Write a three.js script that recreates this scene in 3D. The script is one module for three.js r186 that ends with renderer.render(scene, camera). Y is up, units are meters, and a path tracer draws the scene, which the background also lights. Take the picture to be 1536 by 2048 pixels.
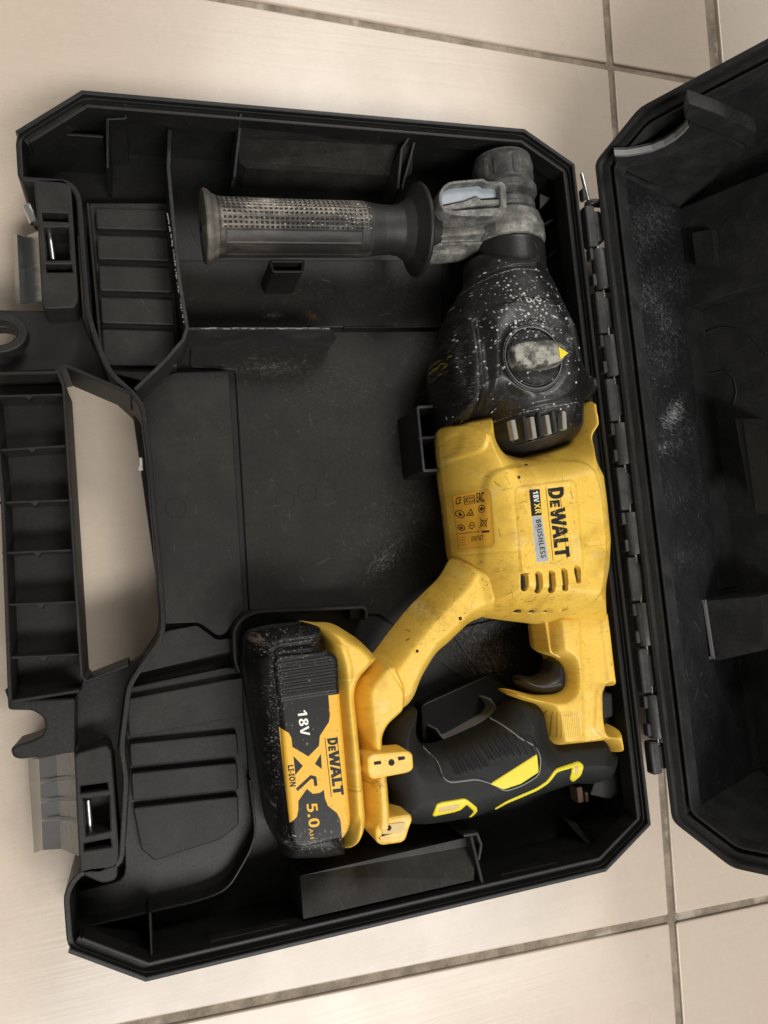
import * as THREE from 'three';
import { mergeGeometries, mergeVertices, toCreasedNormals } from 'three/addons/utils/BufferGeometryUtils.js';
import { RoundedBoxGeometry } from 'three/addons/geometries/RoundedBoxGeometry.js';
import { RectAreaLightUniformsLib } from 'three/addons/lights/RectAreaLightUniformsLib.js';

// ------------------------------------------------------------------ camera, light, exposure
const scene = new THREE.Scene();
const CAM_H = 440;                                             // millimetres above the tiles
const AX = new THREE.Vector3(0.95207635, 0.09378237, -0.29112796);   // picture-right, in scene axes
const AY = new THREE.Vector3(-0.06880415, 0.99310591, 0.09490336);   // picture-down, (x, z, down)
const AF = new THREE.Vector3(0.29802116, -0.07032444, 0.95196526);   // line of sight
const right = new THREE.Vector3(AX.x, -AX.z, AX.y), up = new THREE.Vector3(-AY.x, AY.z, -AY.y), back = new THREE.Vector3(-AF.x, AF.z, -AF.y);
const camera = new THREE.PerspectiveCamera(THREE.MathUtils.radToDeg(2 * Math.atan(1024 / 1550)), 0.75, 0.02, 30);
camera.position.set(0, CAM_H / 1000, 0);
camera.quaternion.setFromRotationMatrix(new THREE.Matrix4().makeBasis(right, up, back));
camera.updateMatrixWorld(true);

scene.background = new THREE.Color(0.21, 0.197, 0.18);          // the dim light of the room all round
RectAreaLightUniformsLib.init();
function ceilingLamp(name, label, x, y, z, w, h, strength, color, tx, tz) {
  const lamp = new THREE.Group(); lamp.name = name; lamp.position.set(x, y, z); lamp.lookAt(tx, 0, tz); scene.add(lamp);
  lamp.userData = { label, category: 'ceiling lamp' };
  const glow = new THREE.Mesh(new RoundedBoxGeometry(w, h, 0.03, 2, 0.006), new THREE.MeshStandardMaterial({ color: 0xffffff, emissive: color, emissiveIntensity: 2 }));
  glow.name = 'lamp_diffuser'; glow.position.z = -0.02; lamp.add(glow);
  const frame = new THREE.Mesh(new RoundedBoxGeometry(w + 0.06, h + 0.06, 0.03, 2, 0.006), new THREE.MeshStandardMaterial({ color: 0xdddddd, roughness: 0.5 }));
  frame.name = 'lamp_housing'; frame.position.z = -0.04; lamp.add(frame);
  const l = new THREE.RectAreaLight(color, strength, w, h); l.rotation.y = Math.PI; lamp.add(l);
}
ceilingLamp('ceiling_lamp', 'long white ceiling lamp whose reflection gleams on the lower floor tile', 0.36, 1.95, 1.16, 1.5, 0.42, 17.5, new THREE.Color(1, 0.985, 0.96), 0.1, 0);
ceilingLamp('ceiling_lamp_001', 'added fill lamp, unseen beyond the upper edge of the picture, brightening the upper floor', 0.55, 1.35, -1.1, 0.6, 0.4, 11, new THREE.Color(1, 0.98, 0.95), 0.15, -0.1);  // added lamp, no source known; lifts the upper floor, fading to the left
const EXPOSURE = 1.1;

// ------------------------------------------------------------------ measuring
const V2 = (x, y) => [x, y];
// a point of the survey picture (its own pixels) on the horizontal plane h mm above the tiles, as [x, z] in mm
function at(px, py, h) {
  const a = px - 768, b = py - 1024, f = 1550;
  const x = a * AX.x + b * AY.x + f * AF.x, d = a * AX.z + b * AY.z + f * AF.z, z = a * AX.y + b * AY.y + f * AF.y;
  const k = (CAM_H - h) / d;
  return [x * k, z * k];
}
const poly = (pts, h) => pts.map(([x, y, r]) => { const p = at(x, y, typeof h === 'function' ? h(x, y) : h); return p; });
const clamp = (v, a, b) => Math.min(b, Math.max(a, v));
const smooth = (a, b, v) => { const t = clamp((v - a) / (b - a), 0, 1); return t * t * (3 - 2 * t); };
const lerp = (a, b, t) => a + (b - a) * t;
function rng(seed) { let s = seed >>> 0; return () => { s = (s + 0x6D2B79F5) >>> 0; let t = Math.imul(s ^ (s >>> 15), 1 | s); t = (t + Math.imul(t ^ (t >>> 7), 61 | t)) ^ t; return ((t ^ (t >>> 14)) >>> 0) / 4294967296; }; }
const area2 = (p) => p.reduce((s, a, i) => { const b = p[(i + 1) % p.length]; return s + a[0] * b[1] - b[0] * a[1]; }, 0);
function inset(p, d) {                                           // mitred inward offset
  const s = area2(p) > 0 ? 1 : -1, n = p.length, out = [];
  for (let i = 0; i < n; i++) {
    const a = p[(i + n - 1) % n], b = p[i], c = p[(i + 1) % n];
    const n1 = nrm(a, b, s), n2 = nrm(b, c, s), k = Math.max(0.35, 1 + n1[0] * n2[0] + n1[1] * n2[1]);
    out.push([b[0] + d * (n1[0] + n2[0]) / k, b[1] + d * (n1[1] + n2[1]) / k]);
  }
  return out;
}
function nrm(a, b, s) { const dx = b[0] - a[0], dy = b[1] - a[1], l = Math.hypot(dx, dy) || 1; return [-dy / l * s, dx / l * s]; }
function rounded(p, r, open = false, n = 4) {                    // corners replaced by arcs
  const out = [], N = p.length;
  for (let i = 0; i < N; i++) {
    const b = p[i], rr = b[2] ?? r;
    if ((open && (i === 0 || i === N - 1)) || rr <= 0) { out.push([b[0], b[1]]); continue; }
    const a = p[(i + N - 1) % N], c = p[(i + 1) % N], la = Math.hypot(a[0] - b[0], a[1] - b[1]), lc = Math.hypot(c[0] - b[0], c[1] - b[1]);
    const k = Math.min(rr, la * 0.48, lc * 0.48);
    const p0 = [b[0] + (a[0] - b[0]) / la * k, b[1] + (a[1] - b[1]) / la * k], p1 = [b[0] + (c[0] - b[0]) / lc * k, b[1] + (c[1] - b[1]) / lc * k];
    for (let j = 0; j <= n; j++) { const t = j / n, u = 1 - t; out.push([u * u * p0[0] + 2 * u * t * b[0] + t * t * p1[0], u * u * p0[1] + 2 * u * t * b[1] + t * t * p1[1]]); }
  }
  return out;
}
const rp = (pts, h, r = 2, n = 4) => rounded(poly(pts, h), r, false, n);
function sdf(p) {                                                // positive inside
  const n = p.length;
  let x0 = 1e9, x1 = -1e9, z0 = 1e9, z1 = -1e9;
  for (const [x, z] of p) { x0 = Math.min(x0, x); x1 = Math.max(x1, x); z0 = Math.min(z0, z); z1 = Math.max(z1, z); }
  const f = (x, z) => {
    let best = 1e18, inside = false;
    for (let i = 0, j = n - 1; i < n; j = i++) {
      const a = p[i], b = p[j], ex = b[0] - a[0], ez = b[1] - a[1], wx = x - a[0], wz = z - a[1];
      const t = clamp((wx * ex + wz * ez) / (ex * ex + ez * ez || 1), 0, 1), dx = wx - ex * t, dz = wz - ez * t, d = dx * dx + dz * dz;
      if (d < best) best = d;
      if ((a[1] > z) !== (b[1] > z) && x < (b[0] - a[0]) * (z - a[1]) / (b[1] - a[1]) + a[0]) inside = !inside;
    }
    return (inside ? 1 : -1) * Math.sqrt(best);
  };
  f.box = [x0, x1, z0, z1];
  return f;
}
function lineDistance(p) {
  const f = (x, z) => {
    let best = 1e18;
    for (let i = 0; i + 1 < p.length; i++) {
      const a = p[i], b = p[i + 1], ex = b[0] - a[0], ez = b[1] - a[1], wx = x - a[0], wz = z - a[1];
      const t = clamp((wx * ex + wz * ez) / (ex * ex + ez * ez || 1), 0, 1), dx = wx - ex * t, dz = wz - ez * t;
      best = Math.min(best, dx * dx + dz * dz);
    }
    return Math.sqrt(best);
  };
  return f;
}

// ------------------------------------------------------------------ shapes (mm; y up)
function ext(pts, y0, y1, bevel = 0.5, holes = []) {             // upright prism on an [x, z] outline
  const s = new THREE.Shape(pts.map(([x, z]) => new THREE.Vector2(x, -z)));
  for (const h of holes) s.holes.push(new THREE.Path(h.map(([x, z]) => new THREE.Vector2(x, -z))));
  const b = Math.min(bevel, (y1 - y0) / 2.01);
  const g = new THREE.ExtrudeGeometry(s, { depth: y1 - y0 - 2 * b, bevelEnabled: b > 0, bevelThickness: b, bevelSize: b, bevelOffset: -b, bevelSegments: 2, curveSegments: 4 });
  g.translate(0, 0, y0 + b); g.rotateX(-Math.PI / 2);
  return g;
}
const ring = (p, width, y0, y1, bevel = 0.4) => ext(p, y0, y1, bevel, [inset(p, width).reverse()]);
function rib(line, thick, y0, tops, taper = 0.75) {              // upright web along an [x, z] polyline; tops: one height or one per point
  const n = line.length, T = (i) => Array.isArray(tops) ? tops[i] : tops, pos = [], idx = [], e = 0.35;
  for (let i = 0; i < n; i++) {
    const a = line[Math.max(0, i - 1)], b = line[i], c = line[Math.min(n - 1, i + 1)];
    const n1 = i ? nrm(a, b, 1) : nrm(b, c, 1), n2 = i < n - 1 ? nrm(b, c, 1) : n1, k = Math.max(0.4, 1 + n1[0] * n2[0] + n1[1] * n2[1]);
    const ox = (n1[0] + n2[0]) / k * thick / 2, oz = (n1[1] + n2[1]) / k * thick / 2, t = T(i);
    for (const [s, y] of [[-1, y0], [-taper, t - e], [-taper + e / thick * 2, t], [taper - e / thick * 2, t], [taper, t - e], [1, y0]]) pos.push(b[0] + ox * s, y, b[1] + oz * s);
  }
  for (let i = 0; i + 1 < n; i++) for (let j = 0; j < 5; j++) { const a = i * 6 + j, b = a + 6; idx.push(a, a + 1, b, b, a + 1, b + 1); }
  for (const o of [0, (n - 1) * 6]) for (let j = 1; j < 5; j++) o ? idx.push(o, o + j + 1, o + j) : idx.push(o, o + j, o + j + 1);
  const g = new THREE.BufferGeometry(); g.setAttribute('position', new THREE.Float32BufferAttribute(pos, 3)); g.setIndex(idx);
  return toCreasedNormals(g, 0.5);
}
function solid(low, high) {                                      // prism between two outlines of equal length, [x, y, z] points
  const n = low.length, pos = [], tri = (a, b, c) => pos.push(...a, ...b, ...c);
  for (let i = 0; i < n; i++) { const j = (i + 1) % n; tri(low[i], high[i], low[j]); tri(low[j], high[i], high[j]); }
  for (let i = 1; i + 1 < n; i++) { tri(high[0], high[i], high[i + 1]); tri(low[0], low[i + 1], low[i]); }
  const g = new THREE.BufferGeometry(); g.setAttribute('position', new THREE.Float32BufferAttribute(pos, 3)); g.computeVertexNormals();
  return g;
}
function box(x, y, z, sx, sy, sz, r = 0.6, ry = 0) { const g = new RoundedBoxGeometry(sx, sy, sz, 2, Math.min(r, sx / 2.1, sy / 2.1, sz / 2.1)); g.rotateY(ry); g.translate(x, y, z); return g; }
function tube(points, r, seg = 40, rad = 8) { return new THREE.TubeGeometry(new THREE.CatmullRomCurve3(points.map((p) => new THREE.Vector3(...p)), false, 'catmullrom', 0.3), seg, r, rad); }
// a rounded body lying flat: outline, level of its widest line, top, rounding width; ops raise or sink areas of it
function pillow(outline, { mid, top, bottom, R, p = 2.2, res = 0.8, ops = [], scale = null }) {
  const f = sdf(outline), [x0, x1, z0, z1] = f.box, nx = Math.ceil((x1 - x0) / res) + 2, nz = Math.ceil((z1 - z0) / res) + 2, ox = x0 - res, oz = z0 - res;
  const S = new Float32Array((nx + 1) * (nz + 1));
  for (let j = 0; j <= nz; j++) for (let i = 0; i <= nx; i++) { let v = f(ox + i * res, oz + j * res); if (Math.abs(v) < 1e-4) v = 1e-4; S[j * (nx + 1) + i] = v; }
  const verts = [], D = [], idx = [], cache = new Map();
  const node = (i, j) => { const k = j * (nx + 1) + i; let v = cache.get(k); if (v === undefined) { v = D.length; cache.set(k, v); verts.push([ox + i * res, oz + j * res]); D.push(S[k]); } return v; };
  const cut = (i, j, a, b) => {
    const ka = j * (nx + 1) + i, kb = b * (nx + 1) + a, key = -1 - (Math.min(ka, kb) * 4 + (Math.abs(ka - kb) === 1 ? 0 : 1));
    let v = cache.get(key); if (v === undefined) { const t = S[ka] / (S[ka] - S[kb]); v = D.length; cache.set(key, v); verts.push([ox + lerp(i, a, t) * res, oz + lerp(j, b, t) * res]); D.push(0); } return v;
  };
  const edges = new Map();
  for (let j = 0; j < nz; j++) for (let i = 0; i < nx; i++) {
    const c = [[i, j], [i, j + 1], [i + 1, j + 1], [i + 1, j]], loop = [];
    for (let q = 0; q < 4; q++) {
      const a = c[q], b = c[(q + 1) % 4], sa = S[a[1] * (nx + 1) + a[0]] > 0, sb = S[b[1] * (nx + 1) + b[0]] > 0;
      if (sa) loop.push(node(...a));
      if (sa !== sb) loop.push(cut(...a, ...b));
    }
    for (let q = 1; q + 1 < loop.length; q++) idx.push(loop[0], loop[q], loop[q + 1]);
  }
  const n = D.length, pos = new Float32Array(n * 6), prof = (d, h) => { const t = clamp(d / R, 0, 1); return h * Math.pow(Math.max(0, 1 - Math.pow(1 - t, p)), 1 / p); };
  for (let i = 0; i < n; i++) {
    const [x, z] = verts[i], k = scale ? scale(x, z) : 1;
    let y = mid + prof(D[i], (top - mid) * k);
    if (D[i] > 0) for (const o of ops) y = o(x, z, y, D[i]);
    pos.set([x, y, z], i * 3);
    pos.set([x, mid - prof(D[i], (mid - bottom) * k), z], (n + i) * 3);
  }
  const all = idx.slice();
  for (let i = 0; i < idx.length; i += 3) all.push(n + idx[i], n + idx[i + 2], n + idx[i + 1]);
  const g = new THREE.BufferGeometry(); g.setAttribute('position', new THREE.BufferAttribute(pos, 3)); g.setIndex(all); g.computeVertexNormals();
  return g;
}
// raise (+) or sink (-) what lies inside an outline; e: width of the slope
const inside = (p, amount, e = 1) => { const f = sdf(p), [a, b, c, d] = f.box; return (x, z, y) => x < a - e || x > b + e || z < c - e || z > d + e ? y : y + amount * smooth(-e / 2, e / 2, f(x, z)); };
const along = (line, amount, w, e = 0.8) => { const f = lineDistance(line), m = w / 2 + e, X = line.map((p) => p[0]), Z = line.map((p) => p[1]), a = Math.min(...X) - m, b = Math.max(...X) + m, c = Math.min(...Z) - m, d = Math.max(...Z) + m; return (x, z, y) => x < a || x > b || z < c || z > d ? y : y + amount * (1 - smooth(w / 2 - e / 2, w / 2 + e / 2, f(x, z))); };
// a turned body: axis from A to B (mm), rings [distance, radius]; bump(u, phi) adds to the radius
function turned(A, B, rings, { nPhi = 48, bump = null, steps = 1 } = {}) {
  const a = new THREE.Vector3(...A), d = new THREE.Vector3(...B).sub(a).normalize(), s = new THREE.Vector3(0, 1, 0).addScaledVector(d, -d.y).normalize(), t = new THREE.Vector3().crossVectors(d, s);
  const R = [];
  for (let i = 0; i + 1 < rings.length; i++) { const [u0, r0] = rings[i], [u1, r1] = rings[i + 1], n = Math.max(1, Math.ceil(Math.abs(u1 - u0) / steps)); for (let k = 0; k < n; k++) R.push([lerp(u0, u1, k / n), lerp(r0, r1, k / n)]); }
  R.push(rings[rings.length - 1]);
  const pos = [], uv = [], idx = [], v = new THREE.Vector3();
  R.forEach(([u, r], i) => { for (let j = 0; j <= nPhi; j++) { const ph = j / nPhi * Math.PI * 2, rr = Math.max(0.001, r + (bump && r > 1 ? bump(u, ph, r) : 0)); v.copy(a).addScaledVector(d, u).addScaledVector(s, Math.cos(ph) * rr).addScaledVector(t, Math.sin(ph) * rr); pos.push(v.x, v.y, v.z); uv.push(j / nPhi, i / (R.length - 1)); } });
  const w = nPhi + 1;
  for (let i = 0; i + 1 < R.length; i++) for (let j = 0; j < nPhi; j++) { const p0 = i * w + j, p1 = p0 + w; idx.push(p0, p0 + 1, p1, p1, p0 + 1, p1 + 1); }
  const g = new THREE.BufferGeometry(); g.setAttribute('position', new THREE.Float32BufferAttribute(pos, 3)); g.setAttribute('uv', new THREE.Float32BufferAttribute(uv, 2)); g.setIndex(idx); g.computeVertexNormals();
  return g;
}
function boxUV(g, per = 160) {                                   // uv in units of per mm along the faces
  g = g.index ? g.toNonIndexed() : g;
  const p = g.attributes.position, nn = g.attributes.normal, uv = new Float32Array(p.count * 2);
  for (let i = 0; i < p.count; i += 3) {
    let nx = 0, ny = 0, nz = 0;
    for (let k = 0; k < 3; k++) { nx += Math.abs(nn.getX(i + k)); ny += Math.abs(nn.getY(i + k)); nz += Math.abs(nn.getZ(i + k)); }
    for (let k = 0; k < 3; k++) { const x = p.getX(i + k), y = p.getY(i + k), z = p.getZ(i + k); const q = ny >= nx && ny >= nz ? [x, -z] : nx >= nz ? [z, y] : [x, y]; uv[(i + k) * 2] = q[0] / per; uv[(i + k) * 2 + 1] = q[1] / per; }
  }
  g.setAttribute('uv', new THREE.BufferAttribute(uv, 2));
  return g;
}
function planeUV(g, c) {                                         // uv of a print drawn on a plan of the thing
  const p = g.attributes.position, uv = new Float32Array(p.count * 2);
  for (let i = 0; i < p.count; i++) { uv[i * 2] = (p.getX(i) - c.x0) / c.w; uv[i * 2 + 1] = 1 - (p.getZ(i) - c.z0) / c.h; }
  g.setAttribute('uv', new THREE.BufferAttribute(uv, 2));
  return g;
}
const merge = (list) => { const l = list.map((g) => { const q = g.index ? g.toNonIndexed() : g; const o = new THREE.BufferGeometry(); o.setAttribute('position', q.attributes.position); o.setAttribute('normal', q.attributes.normal); if (q.attributes.uv) o.setAttribute('uv', q.attributes.uv); else o.setAttribute('uv', new THREE.BufferAttribute(new Float32Array(q.attributes.position.count * 2), 2)); return o; }); return l.length > 1 ? mergeGeometries(l) : l[0]; };
const used = {};
function numbered(name) { const n = used[name] = (used[name] ?? -1) + 1; return n ? `${name}_${String(n).padStart(3, '0')}` : name; }
function add(name, geos, material, parent, { uv = 'box', per = 160, label } = {}) {
  let g = Array.isArray(geos) ? merge(geos) : geos;
  if (uv === 'box') g = boxUV(g, per); else if (uv && uv.x0 !== undefined) g = planeUV(g, uv);
  g.scale(0.001, 0.001, 0.001);
  const m = new THREE.Mesh(g, material); m.name = numbered(name); m.castShadow = m.receiveShadow = true; parent.add(m);
  if (label) m.userData.label = label;
  return m;
}
function thing(name, label, category) { const o = new THREE.Group(); o.name = numbered(name); o.userData = { label, category }; scene.add(o); return o; }

// ------------------------------------------------------------------ surfaces
function noise(seed, period) {                                   // smooth value noise that repeats
  const r = rng(seed), t = new Float32Array(period * period).map(() => r());
  return (x, y) => { x = ((x % period) + period) % period; y = ((y % period) + period) % period; const i = Math.floor(x), j = Math.floor(y), a = smooth(0, 1, x - i), b = smooth(0, 1, y - j), i1 = (i + 1) % period, j1 = (j + 1) % period; return lerp(lerp(t[j * period + i], t[j * period + i1], a), lerp(t[j1 * period + i], t[j1 * period + i1], a), b); };
}
function fbm(seed, base, oct) { const f = fbmSlow(seed, base, oct), N = 512, t = new Float32Array(N * N); for (let j = 0; j < N; j++) for (let i = 0; i < N; i++) t[j * N + i] = f(i / N, j / N); return (u, v) => { let x = (u - Math.floor(u)) * N, y = (v - Math.floor(v)) * N; const i = x | 0, j = y | 0, a = x - i, b = y - j, i0 = i & 511, j0 = (j & 511) * N, i1 = (i + 1) & 511, j1 = ((j + 1) & 511) * N; return (t[j0 + i0] * (1 - a) + t[j0 + i1] * a) * (1 - b) + (t[j1 + i0] * (1 - a) + t[j1 + i1] * a) * b; }; }
function fbmSlow(seed, base, oct) { const n = []; for (let i = 0; i < oct; i++) n.push(noise(seed + i * 17, base << i)); return (u, v) => { let s = 0, w = 0.5, k = 0; n.forEach((f, i) => { s += w * f(u * (base << i), v * (base << i)); k += w; w *= 0.55; }); return s / k; }; }
function texture(size, fn, srgb = true, wpx = size) {
  const d = new Uint8Array(wpx * size * 4);
  for (let j = 0; j < size; j++) for (let i = 0; i < wpx; i++) { const c = fn(i / wpx, j / size, i, j), o = (j * wpx + i) * 4; d[o] = c[0]; d[o + 1] = c[1]; d[o + 2] = c[2]; d[o + 3] = 255; }
  const t = new THREE.DataTexture(d, wpx, size); t.wrapS = t.wrapT = THREE.RepeatWrapping; t.magFilter = t.minFilter = THREE.LinearFilter; if (srgb) t.colorSpace = THREE.SRGBColorSpace; t.needsUpdate = true;
  return t;
}
class Plan {                                                     // a print or dirt drawn in mm on a plan of the thing
  constructor(x0, z0, w, h, k, base) { Object.assign(this, { x0, z0, w, h, k }); this.cv = document.createElement('canvas'); this.cv.width = Math.round(w * k); this.cv.height = Math.round(h * k); this.c = this.cv.getContext('2d'); this.mm(); this.c.fillStyle = base; this.c.fillRect(x0, z0, w, h); }
  mm() { this.c.setTransform(this.k, 0, 0, this.k, -this.x0 * this.k, -this.z0 * this.k); return this.c; }
  local(px, py, h) {                                             // survey pixels round (px, py) at height h, as the unit of drawing
    const H = typeof h === 'function' ? h : () => h, k = this.k, o = at(px, py, H(px, py)), a = at(px + 4, py, H(px + 4, py)).map((v, i) => o[i] + (v - o[i]) / 4), b = at(px, py + 4, H(px, py + 4)).map((v, i) => o[i] + (v - o[i]) / 4);
    this.c.setTransform((a[0] - o[0]) * k, (a[1] - o[1]) * k, (b[0] - o[0]) * k, (b[1] - o[1]) * k, (o[0] - this.x0) * k, (o[1] - this.z0) * k); return this.c;
  }
  text(str, px, py, qx, qy, h, size, color, font = 'bold', family = 'sans-serif', heavy = 0) {   // baseline from (px, py) to (qx, qy), letters as tall as size
    const c = this.local(px, py, h), ang = Math.atan2(qy - py, qx - px), len = Math.hypot(qx - px, qy - py);
    c.rotate(ang); c.font = `${font} 100px ${family}`; c.textBaseline = 'alphabetic'; c.fillStyle = color;
    const w = c.measureText(str).width; c.scale(len / w, size / 73); c.fillText(str, 0, 0); if (heavy) { c.lineWidth = heavy; c.strokeStyle = color; c.strokeText(str, 0, 0); }
  }
  shape(pts, h, fill, stroke, lw = 1) { const c = this.mm(); c.beginPath(); poly(pts, h).forEach(([x, z], i) => i ? c.lineTo(x, z) : c.moveTo(x, z)); c.closePath(); if (fill) { c.fillStyle = fill; c.fill(); } if (stroke) { c.strokeStyle = stroke; c.lineWidth = lw; c.stroke(); } }
  line(pts, h, stroke, lw) { const c = this.mm(); c.beginPath(); poly(pts, h).forEach(([x, z], i) => i ? c.lineTo(x, z) : c.moveTo(x, z)); c.strokeStyle = stroke; c.lineWidth = lw; c.lineJoin = 'round'; c.stroke(); }
  pixels(fn) { const w = this.cv.width, h = this.cv.height, im = this.c.getImageData(0, 0, w, h), d = im.data; for (let j = 0; j < h; j++) for (let i = 0; i < w; i++) { const o = (j * w + i) * 4; fn(d, o, this.x0 + i / this.k, this.z0 + j / this.k); } this.c.putImageData(im, 0, 0); }
  tex() { const t = new THREE.CanvasTexture(this.cv); t.colorSpace = THREE.SRGBColorSpace; t.anisotropy = 8; return t; }
}

const nA = fbm(11, 4, 5), nB = fbm(23, 8, 5), nC = fbm(37, 32, 3), nE = fbm(41, 16, 4), nStreak = noise(53, 512);
const grainTex = texture(1024, (u, v) => { const a = 128 + 100 * (nC(u * 4, v * 4) - 0.5) + 60 * (nC(u * 9 + 0.3, v * 9) - 0.5); return [a, a, a]; }, false);
// black moulded plastic with pale cement dust lying in patches, wiped streaks and flecks
function plastic(seed, r0, g0, b0, dust, flecks, opt = {}, uneven = 0.5) {
  const r = rng(seed), ox = r(), oy = r(), a = (u, v) => nA(u + ox, v + oy), b = (u, v) => nE(u + oy, v + ox), size = 1024, w = new Float32Array(size * size);
  for (let k = 0; k < flecks; k++) {                             // specks and short scratches
    let x = r() * size, y = r() * size; const n = r() < 0.4 ? 5 + r() * r() * 60 : 1 + r() * 2, an = r() * 6.28, s = n > 5 ? 0.08 + r() * 0.4 : 0.2 + r() * 0.8;
    for (let q = 0; q < n; q++) { const i = ((y | 0) & (size - 1)) * size + ((x | 0) & (size - 1)); w[i] = Math.max(w[i], s); if (r() < 0.4) w[(i + 1) % w.length] = s * 0.6; x += Math.cos(an); y += Math.sin(an); }
  }
  const map = texture(size, (u, v, i, j) => {
    const fine = nC(u * 3, v * 3), h = ((Math.imul(i * 7919 + j * 104729, 2654435761) >>> 16) & 255) / 255, wipe = nStreak(u * 5 + 2 * a(u, v), v * 90 + 9 * b(u, v));
    const film = lerp(0.75, 0.12 + 1.4 * smooth(0.34, 0.68, 0.55 * a(u, v) + 0.45 * b(u, v)), uneven), k = clamp(dust * film * (0.5 + 0.7 * fine + 0.3 * wipe) * (0.75 + 0.5 * h) + w[j * size + i] * 0.5, 0, 1), m = 0.9 + 0.2 * b(v, u);
    return [lerp(r0 * m, 172, k), lerp(g0 * m, 168, k), lerp(b0 * m, 158, k)];
  });
  return new THREE.MeshPhysicalMaterial({ map, roughness: 0.5, specularIntensity: 0.6, bumpMap: grainTex, bumpScale: 0.00012, ...opt });
}
const M = {
  shell: plastic(101, 21, 21, 21, 0.07, 700, { roughness: 0.46 }),
  tray: plastic(131, 28, 27, 25, 0.13, 1600, { roughness: 0.55 }),
  ledge: plastic(151, 28, 26, 24, 0.08, 600, { roughness: 0.55 }),
  dusty: plastic(171, 29, 30, 30, 0.16, 1500, { roughness: 0.58 }),
  grey: plastic(181, 58, 59, 58, 0.24, 900, { roughness: 0.6 }),
  lid: plastic(191, 30, 31, 32, 0.12, 1400, { roughness: 0.5 }),
  black: new THREE.MeshStandardMaterial({ color: new THREE.Color(0.012, 0.012, 0.012), roughness: 0.5 }),
  rubber: plastic(211, 21, 22, 22, 0.06, 600, { roughness: 0.62 }),
  silver: new THREE.MeshStandardMaterial({ color: new THREE.Color(0.62, 0.63, 0.62), roughness: 0.34, metalness: 1 }),
  zinc: new THREE.MeshStandardMaterial({ color: new THREE.Color(0.3, 0.308, 0.302), roughness: 0.25, metalness: 0.8, bumpMap: grainTex, bumpScale: 0.0002 }),
  rust: new THREE.MeshStandardMaterial({ color: new THREE.Color(0.11, 0.062, 0.038), roughness: 0.8, bumpMap: grainTex, bumpScale: 0.0004 }),
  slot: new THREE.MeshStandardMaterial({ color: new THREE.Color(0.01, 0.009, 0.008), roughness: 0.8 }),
  white: new THREE.MeshStandardMaterial({ color: new THREE.Color(0.75, 0.72, 0.66), roughness: 0.8 }),
};
M.wipe = plastic(261, 42, 44, 45, 0.44, 3000, { roughness: 0.55 });
M.lime = new THREE.MeshStandardMaterial({ color: new THREE.Color(0.82, 0.68, 0.03), roughness: 0.45 });
M.pale = new THREE.MeshStandardMaterial({ color: new THREE.Color(0.68, 0.5, 0.22), roughness: 0.6, bumpMap: grainTex, bumpScale: 0.0001 });
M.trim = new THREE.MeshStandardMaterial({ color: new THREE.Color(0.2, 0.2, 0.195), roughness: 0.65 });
M.hinge = plastic(281, 42, 43, 43, 0.18, 1600, { roughness: 0.42 });

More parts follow.
